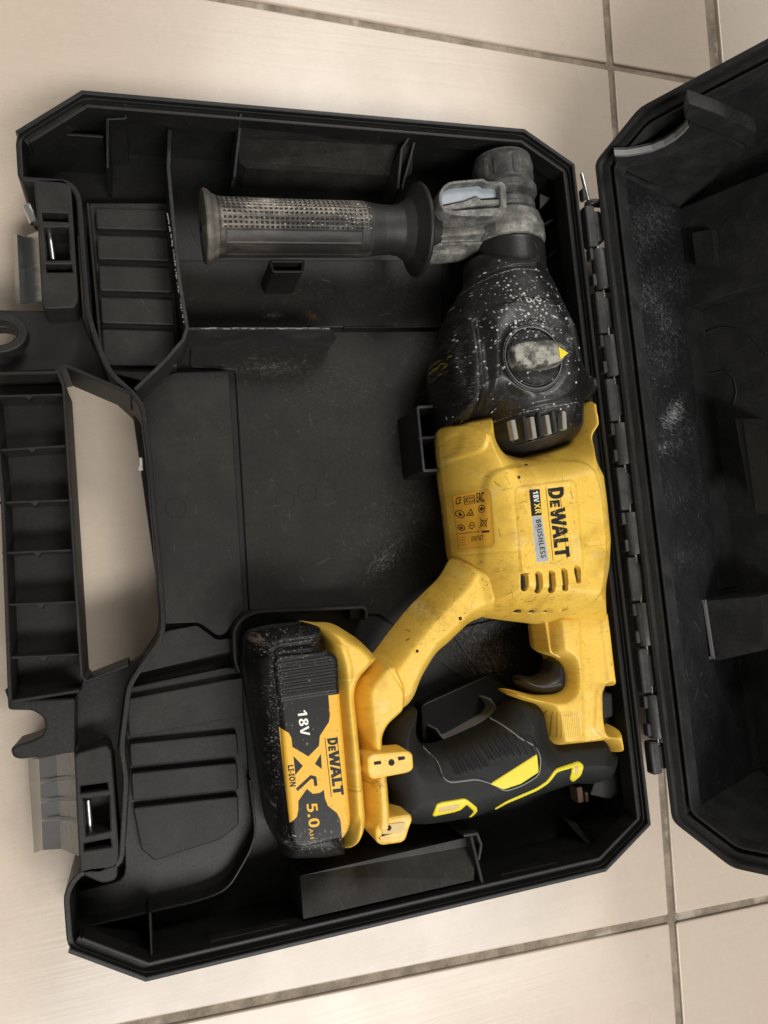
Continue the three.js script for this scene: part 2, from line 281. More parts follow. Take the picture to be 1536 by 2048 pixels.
// ------------------------------------------------------------------ the tiled floor
{
  const floor = new THREE.Group(); floor.name = 'floor'; floor.userData = { kind: 'structure' }; scene.add(floor);
  const I1 = at(1222, 133, 0), I2 = at(1345, 1838, 0), L = Math.hypot(I2[0] - I1[0], I2[1] - I1[1]);
  const ez = [(I2[0] - I1[0]) / L, (I2[1] - I1[1]) / L], ex = [ez[1], -ez[0]];
  const P = (a, b) => [I1[0] + ex[0] * a + ez[0] * b, I1[1] + ex[1] * a + ez[1] * b];
  // glazed tile: pale beige with fine parallel ridges in the glaze
  const streak = texture(1024, (u, v, i, j) => { const a = 0.5 * nStreak(u * 8, j * 0.5) + 0.3 * nStreak(u * 16 + 7, j * 0.25) + 0.2 * nA(u, v), s = 255 * clamp(0.5 + 1.1 * (a - 0.5), 0, 1); return [s, s, s]; }, false);
  const clay = texture(1024, (u, v, i, j) => { const c = nA(u, v) - 0.5, f = nStreak(u * 6 + 3, j * 0.5) - 0.5, g = nC(u * 5, v * 5) - 0.5, m = 1 + 0.035 * c + 0.012 * f + 0.03 * g; const q = ((Math.imul(i * 7919 + j * 104729, 2654435761) >>> 16) & 255) / 255 * 3 - 1.5; return [207 * m + q, 190 * m + 1 + q, 173 * m + q]; });
  const rough = texture(512, (u, v) => { const s = 255 * clamp(0.28 + 0.2 * (nB(u, v) - 0.5), 0, 1); return [s, s, s]; }, false);
  const tileMat = new THREE.MeshPhysicalMaterial({ map: clay, bumpMap: streak, bumpScale: 0.000035, roughness: 1, roughnessMap: rough, specularIntensity: 1 });
  const paleMat = tileMat.clone(); paleMat.color.setRGB(1.0, 1.03, 1.08);
  const groutTex = texture(512, (u, v) => { const m = 0.72 + 0.4 * nB(u, v) + 0.2 * (nC(u * 2, v * 2) - 0.5), s = smooth(0.62, 0.75, nA(v, u)) * 0.5; return [lerp(158 * m, 208, s), lerp(144 * m, 200, s), lerp(126 * m, 186, s)]; });
  const grout = new THREE.MeshStandardMaterial({ map: groutTex, roughness: 0.95, bumpMap: groutTex, bumpScale: 0.0008 });
  add('grout', ext([P(-640, -640), P(700, -640), P(700, 1300), P(-640, 1300)], -8, -1.6, 0), grout, floor, { per: 60 });
  const g = 2.5, W = 572, strip = at(1416, 50, 0), sw = (strip[0] - I1[0]) * ex[0] + (strip[1] - I1[1]) * ex[1];
  const wob = rng(5);
  const tile = (a0, a1, b0, b1, mat, y = 0) => { const q = () => (wob() - 0.5) * 0.8; add('tile', ext(rounded([P(a0 + q(), b0 + q()), P(a1 + q(), b0 + q()), P(a1 + q(), b1 + q()), P(a0 + q(), b1 + q())], 1.5), -6, y, 0.9), mat, floor, { per: 420 }); };
  for (const [b0, b1] of [[-W + g, -g], [g, L - g], [L + g, L + W - g]]) {
    tile(-W + g, -g, b0, b1, tileMat, 0);
    tile(g, sw - 1, b0, b1, tileMat, 0.2);
  }
  tile(sw + 9, sw + 260, -W + g, L + W, paleMat, 1.5);
}

// ------------------------------------------------------------------ the tool case: lower half
const RIM = 60, FLOOR = 8;
const kase = thing('tool_case', 'open black plastic tool case with hinged lid, lying on the beige floor tiles', 'tool case');
const leftSide = [[133, 1906], [124, 1789], [158, 1742], [236, 1735], [246, 1560], [236, 1500], [252, 1370], [292, 1312], [319, 1275], [321, 1235], [293, 915], [280, 812], [262, 788], [214, 745], [190, 690], [168, 620], [150, 385], [133, 362], [40, 356], [33, 345], [28, 262]];
const outline = poly([[163, 179], [1050, 257], [1150, 327], [1303, 1650], [1213, 1744], [291, 1965], ...leftSide], RIM);
const rimRun = poly([[28, 262], [163, 179], [1050, 257], [1150, 327], [1303, 1650], [1213, 1744], [291, 1965], [133, 1906]], RIM);
const outR = rounded(outline, 5, false, 3);
const base = add('lower_shell', [
  ext(outR, 2, FLOOR, 1.5),
  ring(outR, 2.6, FLOOR - 1, RIM - 3, 0.6),
], M.shell, kase);
// stepped rim: outer lip, groove, inner lip
const inwards = (d) => { const closed = inset(outline, d); const n = 6; return [closed[closed.length - 1], ...closed.slice(0, n), closed[n]]; };
add('rim_lip', [rib(rimRun.map((p, i) => inwards(1.1)[i]), 2.2, RIM - 6, RIM, 0.9)], M.shell, base);
add('rim_lip', [rib(inwards(6.2), 1.8, RIM - 14, RIM - 2.5, 0.9), rib(inwards(3.7), 4.4, RIM - 16, RIM - 5, 0.95)], M.shell, base);
// draft of the long side walls
// floor panels: one plan of dust, smears and scratches
const T = new Plan(...(() => { const a = at(330, 300, 8), b = at(1270, 1640, 8); return [a[0] - 12, a[1] - 12, b[0] - a[0] + 40, b[1] - a[1] + 24]; })(), 4.5, 'rgb(30,29,26)');
function smear(pl, px, py, h, rx, ry, ang, n, alpha, tint = [176, 174, 166]) {   // grains of pale dust, denser at the middle, dragged along ang
  const r = rng(px * 31 + py * 7 + n); for (let k = 0; k < n; k++) { const q = Math.sqrt(-2 * Math.log(1 - r() * 0.98)) * 0.5, t = r() * 6.283, a = Math.cos(t) * q * rx, b = Math.sin(t) * q * ry, c = pl.local(px + a * Math.cos(ang) - b * Math.sin(ang), py + a * Math.sin(ang) + b * Math.cos(ang), h); c.rotate(ang + (r() - 0.5) * 0.5); const v = 0.75 + r() * 0.3; c.fillStyle = `rgba(${tint[0] * v | 0},${tint[1] * v | 0},${tint[2] * v | 0},${alpha * (0.2 + 0.8 * r())})`; c.beginPath(); c.ellipse(0, 0, 0.5 + r() * r() * r() * 8, 0.35 + r() * r() * 1.3, 0, 0, 6.3); c.fill(); }
}
{
  const r = rng(611);
  T.pixels((d, o, x, z) => { const u = x / 160, v = z / 160, f = (nC(u * 4, v * 4) - 0.5) * 12 + (nE(u, v) - 0.5) * 10 + (nA(v, u) - 0.5) * 10 + (r() - 0.5) * 5; d[o] = clamp(d[o] + f, 0, 255); d[o + 1] = clamp(d[o + 1] + f, 0, 255); d[o + 2] = clamp(d[o + 2] + f * 0.9, 0, 255); });
  for (const a of [[620, 760, 160, 50, 0.2, 900, 0.16], [540, 735, 80, 16, 0, 500, 0.3], [700, 830, 120, 90, 1, 700, 0.12], [790, 1090, 70, 90, 1.2, 900, 0.2], [770, 1120, 50, 16, -0.8, 300, 0.45], [820, 1010, 60, 60, 0.5, 500, 0.2], [860, 700, 50, 60, 0.2, 500, 0.2], [560, 900, 130, 160, 1, 700, 0.08], [960, 1280, 60, 60, 1.4, 1600, 0.4], [980, 1330, 30, 40, 1, 900, 0.4], [640, 590, 120, 30, 0, 300, 0.18], [800, 580, 60, 40, 0.4, 300, 0.18], [1110, 560, 26, 160, 0, 900, 0.35], [1080, 400, 50, 80, 0.4, 900, 0.35], [545, 632, 18, 7, 0, 120, 0.5]]) smear(T, a[0], a[1], 10, a[2] * 1.15, a[3] * 1.15, a[4], a[5] * 1.7 | 0, a[6] * 0.85);
  smear(T, 622, 632, 10, 18, 10, 0.4, 160, 0.5, [150, 96, 40]);
  for (let k = 0; k < 520; k++) { const q = at(360 + r() * 860, 500 + r() * 760, 10), an = r() * 6.3, l = 0.4 + r() * r() * r() * 14, c = T.mm(); c.strokeStyle = `rgba(170,168,160,${0.06 + r() * r() * 0.4})`; c.lineWidth = 0.15 + r() * 0.35; c.beginPath(); c.moveTo(...q); c.quadraticCurveTo(q[0] + Math.cos(an) * l * 0.5 + r() - 0.5, q[1] + Math.sin(an) * l * 0.5 + r() - 0.5, q[0] + Math.cos(an) * l, q[1] + Math.sin(an) * l); c.stroke(); }
}
M.trayFloor = new THREE.MeshPhysicalMaterial({ map: T.tex(), roughness: 0.54, specularIntensity: 0.6, bumpMap: grainTex, bumpScale: 0.0002 });
const panel = (pts, y0, y1, m, r = 3, b = 0.8) => ext(rounded(poly(pts, y1), r, false, 3), y0, y1, b);
add('tray_floor', [panel([[345, 520], [885, 520], [885, 655], [372, 655]], 7, 10.5, 0, 2), panel([[380, 662], [1150, 662], [1215, 1250], [1240, 1600], [760, 1230], [498, 1222], [470, 740], [380, 735]], 7, 9.6, 0, 2)], M.trayFloor, base, { uv: T, label: 'scuffed, dusty tray floor' });
add('raised_panel', [panel([[262, 800], [345, 744], [458, 741], [489, 1221], [470, 1240], [452, 1268], [435, 1272], [398, 1245], [325, 1248]], 7, 17, 0, 2.5)], M.ledge, base);
add('raised_panel', [panel([[330, 1262], [395, 1250], [434, 1280], [470, 1275], [476, 1300], [257, 1352], [262, 1335]], 7, 15, 0, 2)], M.ledge, base);
// ejector marks
for (const [x, y, h] of [[352, 1016, 17], [570, 1000, 9.6], [615, 985, 9.6]]) { const c = at(x, y, h); add('ejector_mark', new THREE.TorusGeometry(5.2, 0.16, 4, 40).rotateX(Math.PI / 2).translate(c[0], h, c[1]), M.ledge, base); }
// stepped panels beside the upper latch, divided by grooves
{
  const L = (t) => [lerp(188, 212, t), lerp(418, 742, t)], R = (t) => [lerp(333, 352, t), lerp(415, 740, t)];
  const cuts = [0, 0.125, 0.31, 0.49, 0.70, 0.98].map((t, i) => t);
  const ys = [[415, 457], [470, 518], [531, 581], [594, 646], [658, 730]];
  for (const [a, b] of ys) { const l = (y) => 190 + (y - 415) * 0.055, r = (y) => 332 + (y - 415) * 0.075; add('ledge_panel', panel([[l(a), a], [r(a), a + 4], [r(b), b + 4], [l(b), b]], 7, 26, 0, 1.5), M.ledge, base); }
  add('ledge_bed', [panel([[176, 405], [336, 405], [360, 700], [290, 765], [212, 745]], 7, 22.5, 0, 2)], M.shell, base);
  add('ledge_rib', [rib(poly([[176, 408], [206, 742]], 30), 2.2, 8, 31)], M.shell, base);
}
// the tall curved divider
add('divider', [rib(poly([[340, 246], [337, 330], [345, 430], [358, 560], [374, 658], [366, 682], [330, 724], [270, 783]], 46), 2.6, FLOOR, [40, 44, 47, 48, 48, 48, 48, 50])], M.dusty, base, { label: 'tall thin divider with a whitish worn edge' });
{
  const r = rng(17), path = [[335, 428], [342, 470], [349, 520], [354, 560], [362, 610], [369, 650]];
  for (let k = 0; k < 70; k++) { const t = k / 70 * (path.length - 1), i = Math.floor(t), f = t - i, a = path[i], b = path[i + 1] ?? a; if (r() < 0.45) continue; const p = at(lerp(a[0], b[0], f), lerp(a[1], b[1], f), 47); add('worn_edge', box(p[0] + (r() - 0.5) * 0.4, 47.2, p[1], 0.25 + r() * 0.6, 0.9, 0.5 + r() * r() * 2.6, 0.12), M.trim, base); }
}
// panels beside the lower latch
{
  const ys = [[1392, 1468], [1482, 1528], [1541, 1596], [1608, 1665]];
  ys.forEach(([a, b], i) => { const l = (y) => 252 + (y - 1380) * 0.06, s = -0.075 * 215; add('ledge_panel', panel(i === 3 ? [[l(a), a + 8], [477, a + s], [478, 1650], [440, 1680], [310, 1722], [282, 1700]] : i === 0 ? [[l(a), a + 6], [486, a + s - 22], [488, b + s - 20], [l(b), b + 6]] : [[l(a), a + 6], [474, a + s], [478, b + s], [l(b), b + 6]], 7, 24, 0, 1.5), M.ledge, base); });
  add('ledge_bed', [panel([[240, 1378], [480, 1330], [500, 1560], [512, 1665], [500, 1700], [456, 1784], [400, 1806], [164, 1858], [140, 1840], [138, 1786], [250, 1760]], 7, 19.5, 0, 6)], M.shell, base);
}
// wall round the battery
add('battery_pocket_wall', [rib(rounded(poly([[733, 1238], [734, 1214], [512, 1224], [482, 1238], [468, 1262], [470, 1320], [478, 1345]], 30), 4, true), 2.4, FLOOR, 30), panel([[700, 1240], [735, 1240], [736, 1213], [700, 1216]], 8, 22, 0, 0.5)], M.shell, base);
// low rib in front of the handle space
add('cross_rib', [rib(poly([[377, 657], [560, 656], [660, 657], [686, 657]], 42), 2, FLOOR, [42, 42, 42, 26])], M.dusty, base, { label: 'scratched low cross rib' });
add('cross_rib', [rib(poly([[686, 656], [885, 655]], 10), 1.6, FLOOR, 11.6)], M.shell, base);
{
  const r = rng(29);
  for (let k = 0; k < 46; k++) { if (r() < 0.35) continue; const p = at(lerp(380, 655, (k + r()) / 46), 657, 42); add('worn_edge', box(p[0], 41.9, p[1] + (r() - 0.5) * 0.5, 1 + r() * 3, 0.7, 0.25 + r() * 0.4, 0.12), M.trim, base); }
}
// hollow posts
const hollow = (pts, h0, h1, t, bar) => { const o = rounded(poly(pts, h1), 1.5, false, 3), l = [ext(o, h0, h1, 0.4, [inset(o, t).reverse()])]; if (bar) l.push(rib(poly(bar, h1), t, h0, h1)); return l; };
add('hollow_post', hollow([[833, 812], [883, 808], [886, 942], [846, 944]], FLOOR, 44, 1.4, [[838, 876], [888, 872]]), M.shell, base, { label: 'double hollow post beside the yellow motor housing' });
add('post_rim', hollow([[833, 812], [883, 808], [886, 942], [846, 944]], 43.2, 44.4, 1.5, [[838, 876], [888, 872]]), M.dusty, base);
add('hollow_post', hollow([[537, 519], [610, 519], [607, 545], [545, 545]], FLOOR, 42, 1.5), M.shell, base);
// pockets along the upper wall
const sloped = (front, backPts, hf, hb) => solid([...poly(front, hf).map(([x, z]) => [x, FLOOR, z]), ...poly(backPts, hb).map(([x, z]) => [x, FLOOR, z])], [...poly(front, hf).map(([x, z]) => [x, hf, z]), ...poly(backPts, hb).map(([x, z]) => [x, hb, z])]);
add('wall_pocket', [sloped([[478, 324], [492, 336], [815, 353], [824, 345]], [[826, 290], [478, 274]], 30, 44)], M.tray, base, { label: 'sloping wall pocket under the upper rim' });
add('wall_pocket', [sloped([[478, 276], [826, 292]], [[828, 262], [478, 236]], 43.5, 56)], M.ledge, base);
add('wall_fin', [rib(poly([[482, 226], [480, 240]], 57), 1.8, FLOOR, 57), rib(poly([[480, 235], [474, 330]], 46), 2, FLOOR, [57, 34])], M.dusty, base);
add('wall_fin', [rib(poly([[829, 258], [806, 294], [812, 352]], 52), 2, FLOOR, [56, 50, 38]), rib(poly([[831, 260], [829, 300], [820, 352]], 50), 1.8, FLOOR, [56, 44, 36])], M.dusty, base);
add('wall_fin', [rib(poly([[250, 205], [250, 235], [214, 237], [213, 310]], 52), 1.8, FLOOR, [57, 52, 52, 40]), rib(poly([[60, 262], [206, 272]], 44), 2, FLOOR, 44)], M.shell, base);
const strip = (pts, h) => ext(poly(pts, h), h - 6, h, 0.4);
add('rim_ledge', [strip([[284, 216], [470, 229], [440, 244], [291, 232]], 52)], M.shell, base);
add('rim_ledge', [strip([[846, 262], [964, 278], [962, 290], [856, 278]], 52)], M.shell, base);
add('wall_fin', [solid([at(1080, 388, 30), at(1100, 395, 30), at(1080, 418, 30)].map(([x, z]) => [x, 20, z]), [at(1080, 388, 44), at(1101, 396, 44), at(1080, 418, 44)].map(([x, z]) => [x, 44, z])), rib(poly([[1082, 452], [1136, 420]], 40), 2, FLOOR, 40), rib(poly([[1100, 510], [1136, 480]], 34), 2, FLOOR, 34)], M.shell, base);
add('dusty_side_floor', [panel([[940, 330], [1050, 300], [1130, 350], [1165, 600], [1120, 600], [1080, 440], [960, 440]], 7, 12, 0, 2)], M.trayFloor, base, { uv: T });
// pockets along the lower wall
add('wall_pocket', [sloped([[600, 1752], [930, 1676], [950, 1690]], [[948, 1760], [607, 1838]], 42, 54)], M.tray, base, { label: 'sloping wall pocket below the battery' });
add('wall_fin', [rib(poly([[928, 1672], [955, 1668], [963, 1690], [958, 1720]], 50), 2, FLOOR, 50), rib(poly([[948, 1672], [960, 1766]], 52), 2.2, FLOOR, [48, 56])], M.dusty, base);
add('rim_ledge', [strip([[420, 1882], [574, 1848], [590, 1860], [412, 1902]], 52)], M.ledge, base);
add('rim_ledge', [strip([[1004, 1748], [1116, 1724], [1117, 1736], [990, 1766]], 52)], M.shell, base);
add('wall_fin', [rib(poly([[300, 1836], [304, 1922]], 46), 1.8, FLOOR, [40, 54]), rib(rounded(poly([[166, 1856], [400, 1802], [456, 1780], [500, 1704], [512, 1665], [500, 1560]], 30), 12, true, 5), 1.6, FLOOR, 30)], M.shell, base);
add('wall_fin', [solid([[1152, 1647], [1204, 1672], [1203, 1718]].map(([x, y]) => at(x, y, 30)).map(([x, z]) => [x, 10, z]), [[1152, 1645], [1203, 1668], [1204, 1719]].map(([x, y], i) => at(x, y, i ? 46 : 22)).map(([x, z], i) => [x, i ? 46 : 22, z]))], M.dusty, base);
for (const [x, sx, sy] of [[1160, 3.6, 9], [1174, 1.8, 8]]) { const c = at(x, 1589, 30); add('spring_clip', box(c[0], 26, c[1], sx, sy, 9, 0.6), M.rust, base, { label: 'rusty brown metal clip under the rear grip' }); }
add('side_ledge', [panel([[1205, 1120], [1262, 1560], [1225, 1600], [1180, 1590], [1210, 1500]], 7, 38, 0, 2)], M.shell, base);
{ const c = at(1247, 1583, 38); add('drain_hole', new THREE.CylinderGeometry(3, 3, 0.6, 24).translate(c[0], 38.1, c[1]), M.slot, base); }
// clip rib seen through the hand opening
add('clip_rib', [rib(rounded(poly([[873, 1458], [888, 1480], [905, 1480], [985, 1435], [996, 1418], [980, 1398]], 34), 3, true), 1.3, FLOOR, 34)], M.trim, base, { label: 'bent clip rib in paler grey inside the hand opening' });  // whole rib coloured paler than the black case around it
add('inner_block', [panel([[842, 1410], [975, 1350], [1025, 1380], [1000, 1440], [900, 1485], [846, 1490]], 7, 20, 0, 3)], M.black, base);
add('dust_pad', [panel([[900, 1260], [1000, 1236], [1020, 1340], [960, 1352]], 7, 11, 0, 3)], M.trayFloor, base, { uv: T, label: 'floor patch smeared with pale dust in the hand opening' });

// carrying handle: a hollow bar with cross ribs, its opening, hook and notch
{
  const H = 27;
  const bar = poly([[-26, 745], [113, 737], [128, 772], [163, 1352], [168, 1364], [150, 1402], [22, 1410], [-6, 1030]], RIM);
  const handle = add('carry_handle', [ext(bar, H, 40, 1), rib(poly([[113, 737], [127, 772], [163, 1352]], RIM), 2, H, RIM), rib(poly([[-14, 790], [5, 1000], [20, 1404]], RIM), 2.2, H, RIM), rib(poly([[-20, 747], [113, 744]], RIM), 2, H, RIM), rib(poly([[20, 1404], [158, 1382]], RIM), 2, H, RIM)], M.ledge, kase);
  for (const [y, dy] of [[792, -4], [900, -9], [1005, -5], [1106, -6], [1210, -6], [1316, -7]]) {
    const l = -16 + (y - 745) * 0.056, r = 126 + (y - 772) * 0.062, m = (l + r) / 2, p = at(m, y + dy / 2, 58);
    add('handle_rib', [rib(poly([[l, y], [r, y + dy]], 58), 1.5, 40, 57.5), solid([[p[0] - 2.4, 52, p[1]], [p[0] + 2.4, 52, p[1]], [p[0], 52, p[1] + 2.6]], [[p[0] - 2.2, 57.4, p[1]], [p[0] + 2.2, 57.4, p[1]], [p[0], 57.4, p[1] + 2.2]])], M.ledge, handle);
  }
  // thick web of the case round the opening
  const c0 = at(-4, 672, 46), hole = (k) => Array.from({ length: 30 }, (_, i) => { const a = -i / 30 * 6.2832; return [c0[0] + 9.4 * k * Math.cos(a), c0[1] + 7.4 * k * Math.sin(a)]; });
  add('handle_web', [ext(rounded(poly([[-80, 612], [158, 617], [190, 695], [262, 788], [250, 782], [133, 732], [113, 737], [-80, 745]], 40), 2), 26, 36, 0.8, [hole(1)])], M.black, handle);
  add('handle_web', [ext(poly([[163, 1354], [172, 1364], [256, 1330], [300, 1300], [252, 1372], [236, 1498], [150, 1508], [84, 1472], [91, 1453], [86, 1435], [70, 1410], [150, 1402]], 40), 26, 40, 0.6)], M.shell, handle);
  add('opening_edge', [rib(poly([[113, 737], [133, 731], [262, 787]], RIM), 2.4, H, RIM)], M.shell, handle);
  add('opening_edge', [rib(poly([[163, 1353], [173, 1363], [256, 1330]], RIM), 2, H, RIM)], M.shell, handle);
  const ringO = [], ringI = [];
  for (let k = 0; k < 36; k++) { const a = k / 36 * 6.2832; ringO.push([c0[0] + 13.5 * Math.cos(a), c0[1] + 10 * Math.sin(a)]); ringI.push([c0[0] + 9 * Math.cos(a), c0[1] + 6 * Math.sin(a)]); }
  add('hook_ring', [ext(ringO, 42, 52, 0.8, [ringI.reverse()])], M.ledge, handle);
  add('lock_notch', [ext(rounded(poly([[13, 1373], [22, 1400], [150, 1395], [150, 1505], [40, 1519], [26, 1515], [21, 1500], [27, 1492], [58, 1483], [82, 1472], [91, 1453], [86, 1434], [64, 1421], [16, 1420]], 56), 1.5), 30, 56, 1)], M.shell, handle);
  const f = at(282, 925, 44); add('paint_drip', [box(f[0], 44, f[1], 1.6, 5, 4.6, 0.7), box(f[0] - 0.4, 41, f[1] + 2.4, 2.4, 3, 2.6, 0.8)], M.white, kase, { label: 'small white paint drip on the edge of the handle opening' });
}
// latches
function latch(block, holes, pin, plate, ridges) {
  const o = rounded(poly(block, 57), 2.5, false, 3), part = add('latch_mount', [ext(o, 30, 57, 0.8, holes.map((h) => poly(h, 57).reverse())), ext(inset(o, 0.6), 26, 40, 0.3)], M.ledge, kase);
  add('latch_pin', [tube(pin.map(([x, y]) => { const p = at(x, y, 50); return [p[0], 50, p[1]]; }), 1.3, 8)], M.silver, part);
  return part;
}
function latchPlate(mount, top, bottom, hs, cuts) {              // bent sheet-metal plate: rows of points across it
  const n = top.length, rows = 72, pos = [], idx = [], T = 0.9;
  for (let s = 0; s < 2; s++) for (let j = 0; j <= rows; j++) for (let i = 0; i < n; i++) { const t = j / rows, px = lerp(top[i][0], bottom[i][0], t), py = lerp(top[i][1], bottom[i][1], t); let h = hs[i]; if (i >= 1 && i < n - 1) for (const c of cuts) h += 1.7 * Math.exp(-(((t - c) / 0.022) ** 2)); const p = at(px, py, h); pos.push(p[0], h - s * T, p[1]); }
  const w = n, A = (rows + 1) * n, q = (a, b, c, d) => idx.push(a, b, c, c, b, d);
  for (let j = 0; j < rows; j++) for (let i = 0; i + 1 < n; i++) { const a = j * w + i; q(a, a + w, a + 1, a + w + 1); q(A + a, A + a + 1, A + a + w, A + a + w + 1); }
  for (let j = 0; j < rows; j++) for (const i of [0, n - 1]) { const a = j * w + i; q(a, a + w, A + a, A + a + w); }
  for (let i = 0; i + 1 < n; i++) for (const j of [0, rows]) { const a = j * w + i; q(a, A + a, a + 1, A + a + 1); }
  const g = new THREE.BufferGeometry(); g.setAttribute('position', new THREE.Float32BufferAttribute(pos, 3)); g.setIndex(idx);
  return add('latch_plate', toCreasedNormals(g, 0.35), M.zinc, mount);
}
{
  const m = latch([[66, 358], [130, 358], [142, 372], [157, 600], [150, 616], [84, 618], [74, 430]], [[[84, 425], [134, 427], [136, 443], [86, 441]], [[88, 455], [136, 455], [140, 520], [93, 520]], [[92, 529], [142, 529], [145, 544], [93, 544]], [[88, 586], [110, 584], [112, 600], [90, 602]]], [[99, 468], [106, 520]], 0, 0);
  latchPlate(m, [[24, 466], [34, 468], [46, 474], [62, 468], [76, 462]], [[31, 605], [40, 607], [54, 606], [70, 604], [86, 600]], [20, 32, 27, 36, 46], [0.48, 0.75]);
  add('latch_bolt', [tube([[57, 412], [64, 426], [72, 446]].map(([x, y]) => { const p = at(x, y, 44); return [p[0], 44, p[1]]; }), 3, 10)], M.silver, m);
  const m2 = latch([[148, 1508], [212, 1490], [222, 1500], [238, 1700], [234, 1760], [205, 1768], [160, 1748], [154, 1640]], [[[161, 1573], [214, 1566], [216, 1580], [161, 1587]], [[166, 1598], [218, 1592], [220, 1662], [172, 1672]], [[168, 1688], [220, 1678], [222, 1694], [168, 1702]]], [[176, 1600], [181, 1662]], 0, 0);
  latchPlate(m2, [[56, 1520], [70, 1518], [78, 1518], [112, 1510], [148, 1503]], [[68, 1706], [78, 1702], [86, 1700], [122, 1698], [158, 1712]], [14, 22, 33, 36, 46], [0.25, 0.46, 0.66]);
}

// ------------------------------------------------------------------ the tool case: lid, swung up on the hinge
const lid = new THREE.Group(); lid.name = 'lid'; kase.add(lid);
const LA = THREE.MathUtils.degToRad(64), LO = [268, 61], DEEP = 112;
const LP = (u, v, w) => [LO[0] + u * Math.cos(LA) + w * Math.sin(LA), LO[1] + u * Math.sin(LA) - w * Math.cos(LA), v];
const lidGeo = (g) => { g.applyMatrix4(new THREE.Matrix4().set(Math.cos(LA), Math.sin(LA), 0, LO[0], Math.sin(LA), -Math.cos(LA), 0, LO[1], 0, 0, 1, 0, 0, 0, 0, 1)); return flip(g); };   // made with x = u, y = w, z = v
function flip(g) { if (g.index) { const a = g.index.array; for (let i = 0; i < a.length; i += 3) { const t = a[i]; a[i] = a[i + 2]; a[i + 2] = t; } } else for (const k of Object.keys(g.attributes)) { const a = g.attributes[k], n = a.itemSize, s = a.array; for (let i = 0; i < a.count; i += 3) for (let q = 0; q < n; q++) { const t = s[i * n + q]; s[i * n + q] = s[(i + 2) * n + q]; s[(i + 2) * n + q] = t; } } g.computeVertexNormals(); return g; }
// a survey pixel on the lid's planes: onU(px, py, u) -> [v, w]; onW(px, py, w) -> [u, v]
function eyeRay(px, py) { const a = px - 768, b = py - 1024, f = 1550; return [a * AX.x + b * AY.x + f * AF.x, -(a * AX.z + b * AY.z + f * AF.z), a * AX.y + b * AY.y + f * AF.y]; }
function onPlane(px, py, o, n) { const r = eyeRay(px, py), k = ((o[0]) * n[0] + (o[1] - CAM_H) * n[1]) / (r[0] * n[0] + r[1] * n[1]); return [r[0] * k, CAM_H + r[1] * k, r[2] * k]; }
const dU = [Math.cos(LA), Math.sin(LA)], dW = [Math.sin(LA), -Math.cos(LA)];
function onU(px, py, u) { const q = onPlane(px, py, [LO[0] + u * dU[0], LO[1] + u * dU[1]], dU); return [q[2], (q[0] - LO[0]) * dW[0] + (q[1] - LO[1]) * dW[1]]; }
function onW(px, py, w) { const q = onPlane(px, py, [LO[0] + w * dW[0], LO[1] + w * dW[1]], dW); return [(q[0] - LO[0]) * dU[0] + (q[1] - LO[1]) * dU[1], q[2]]; }
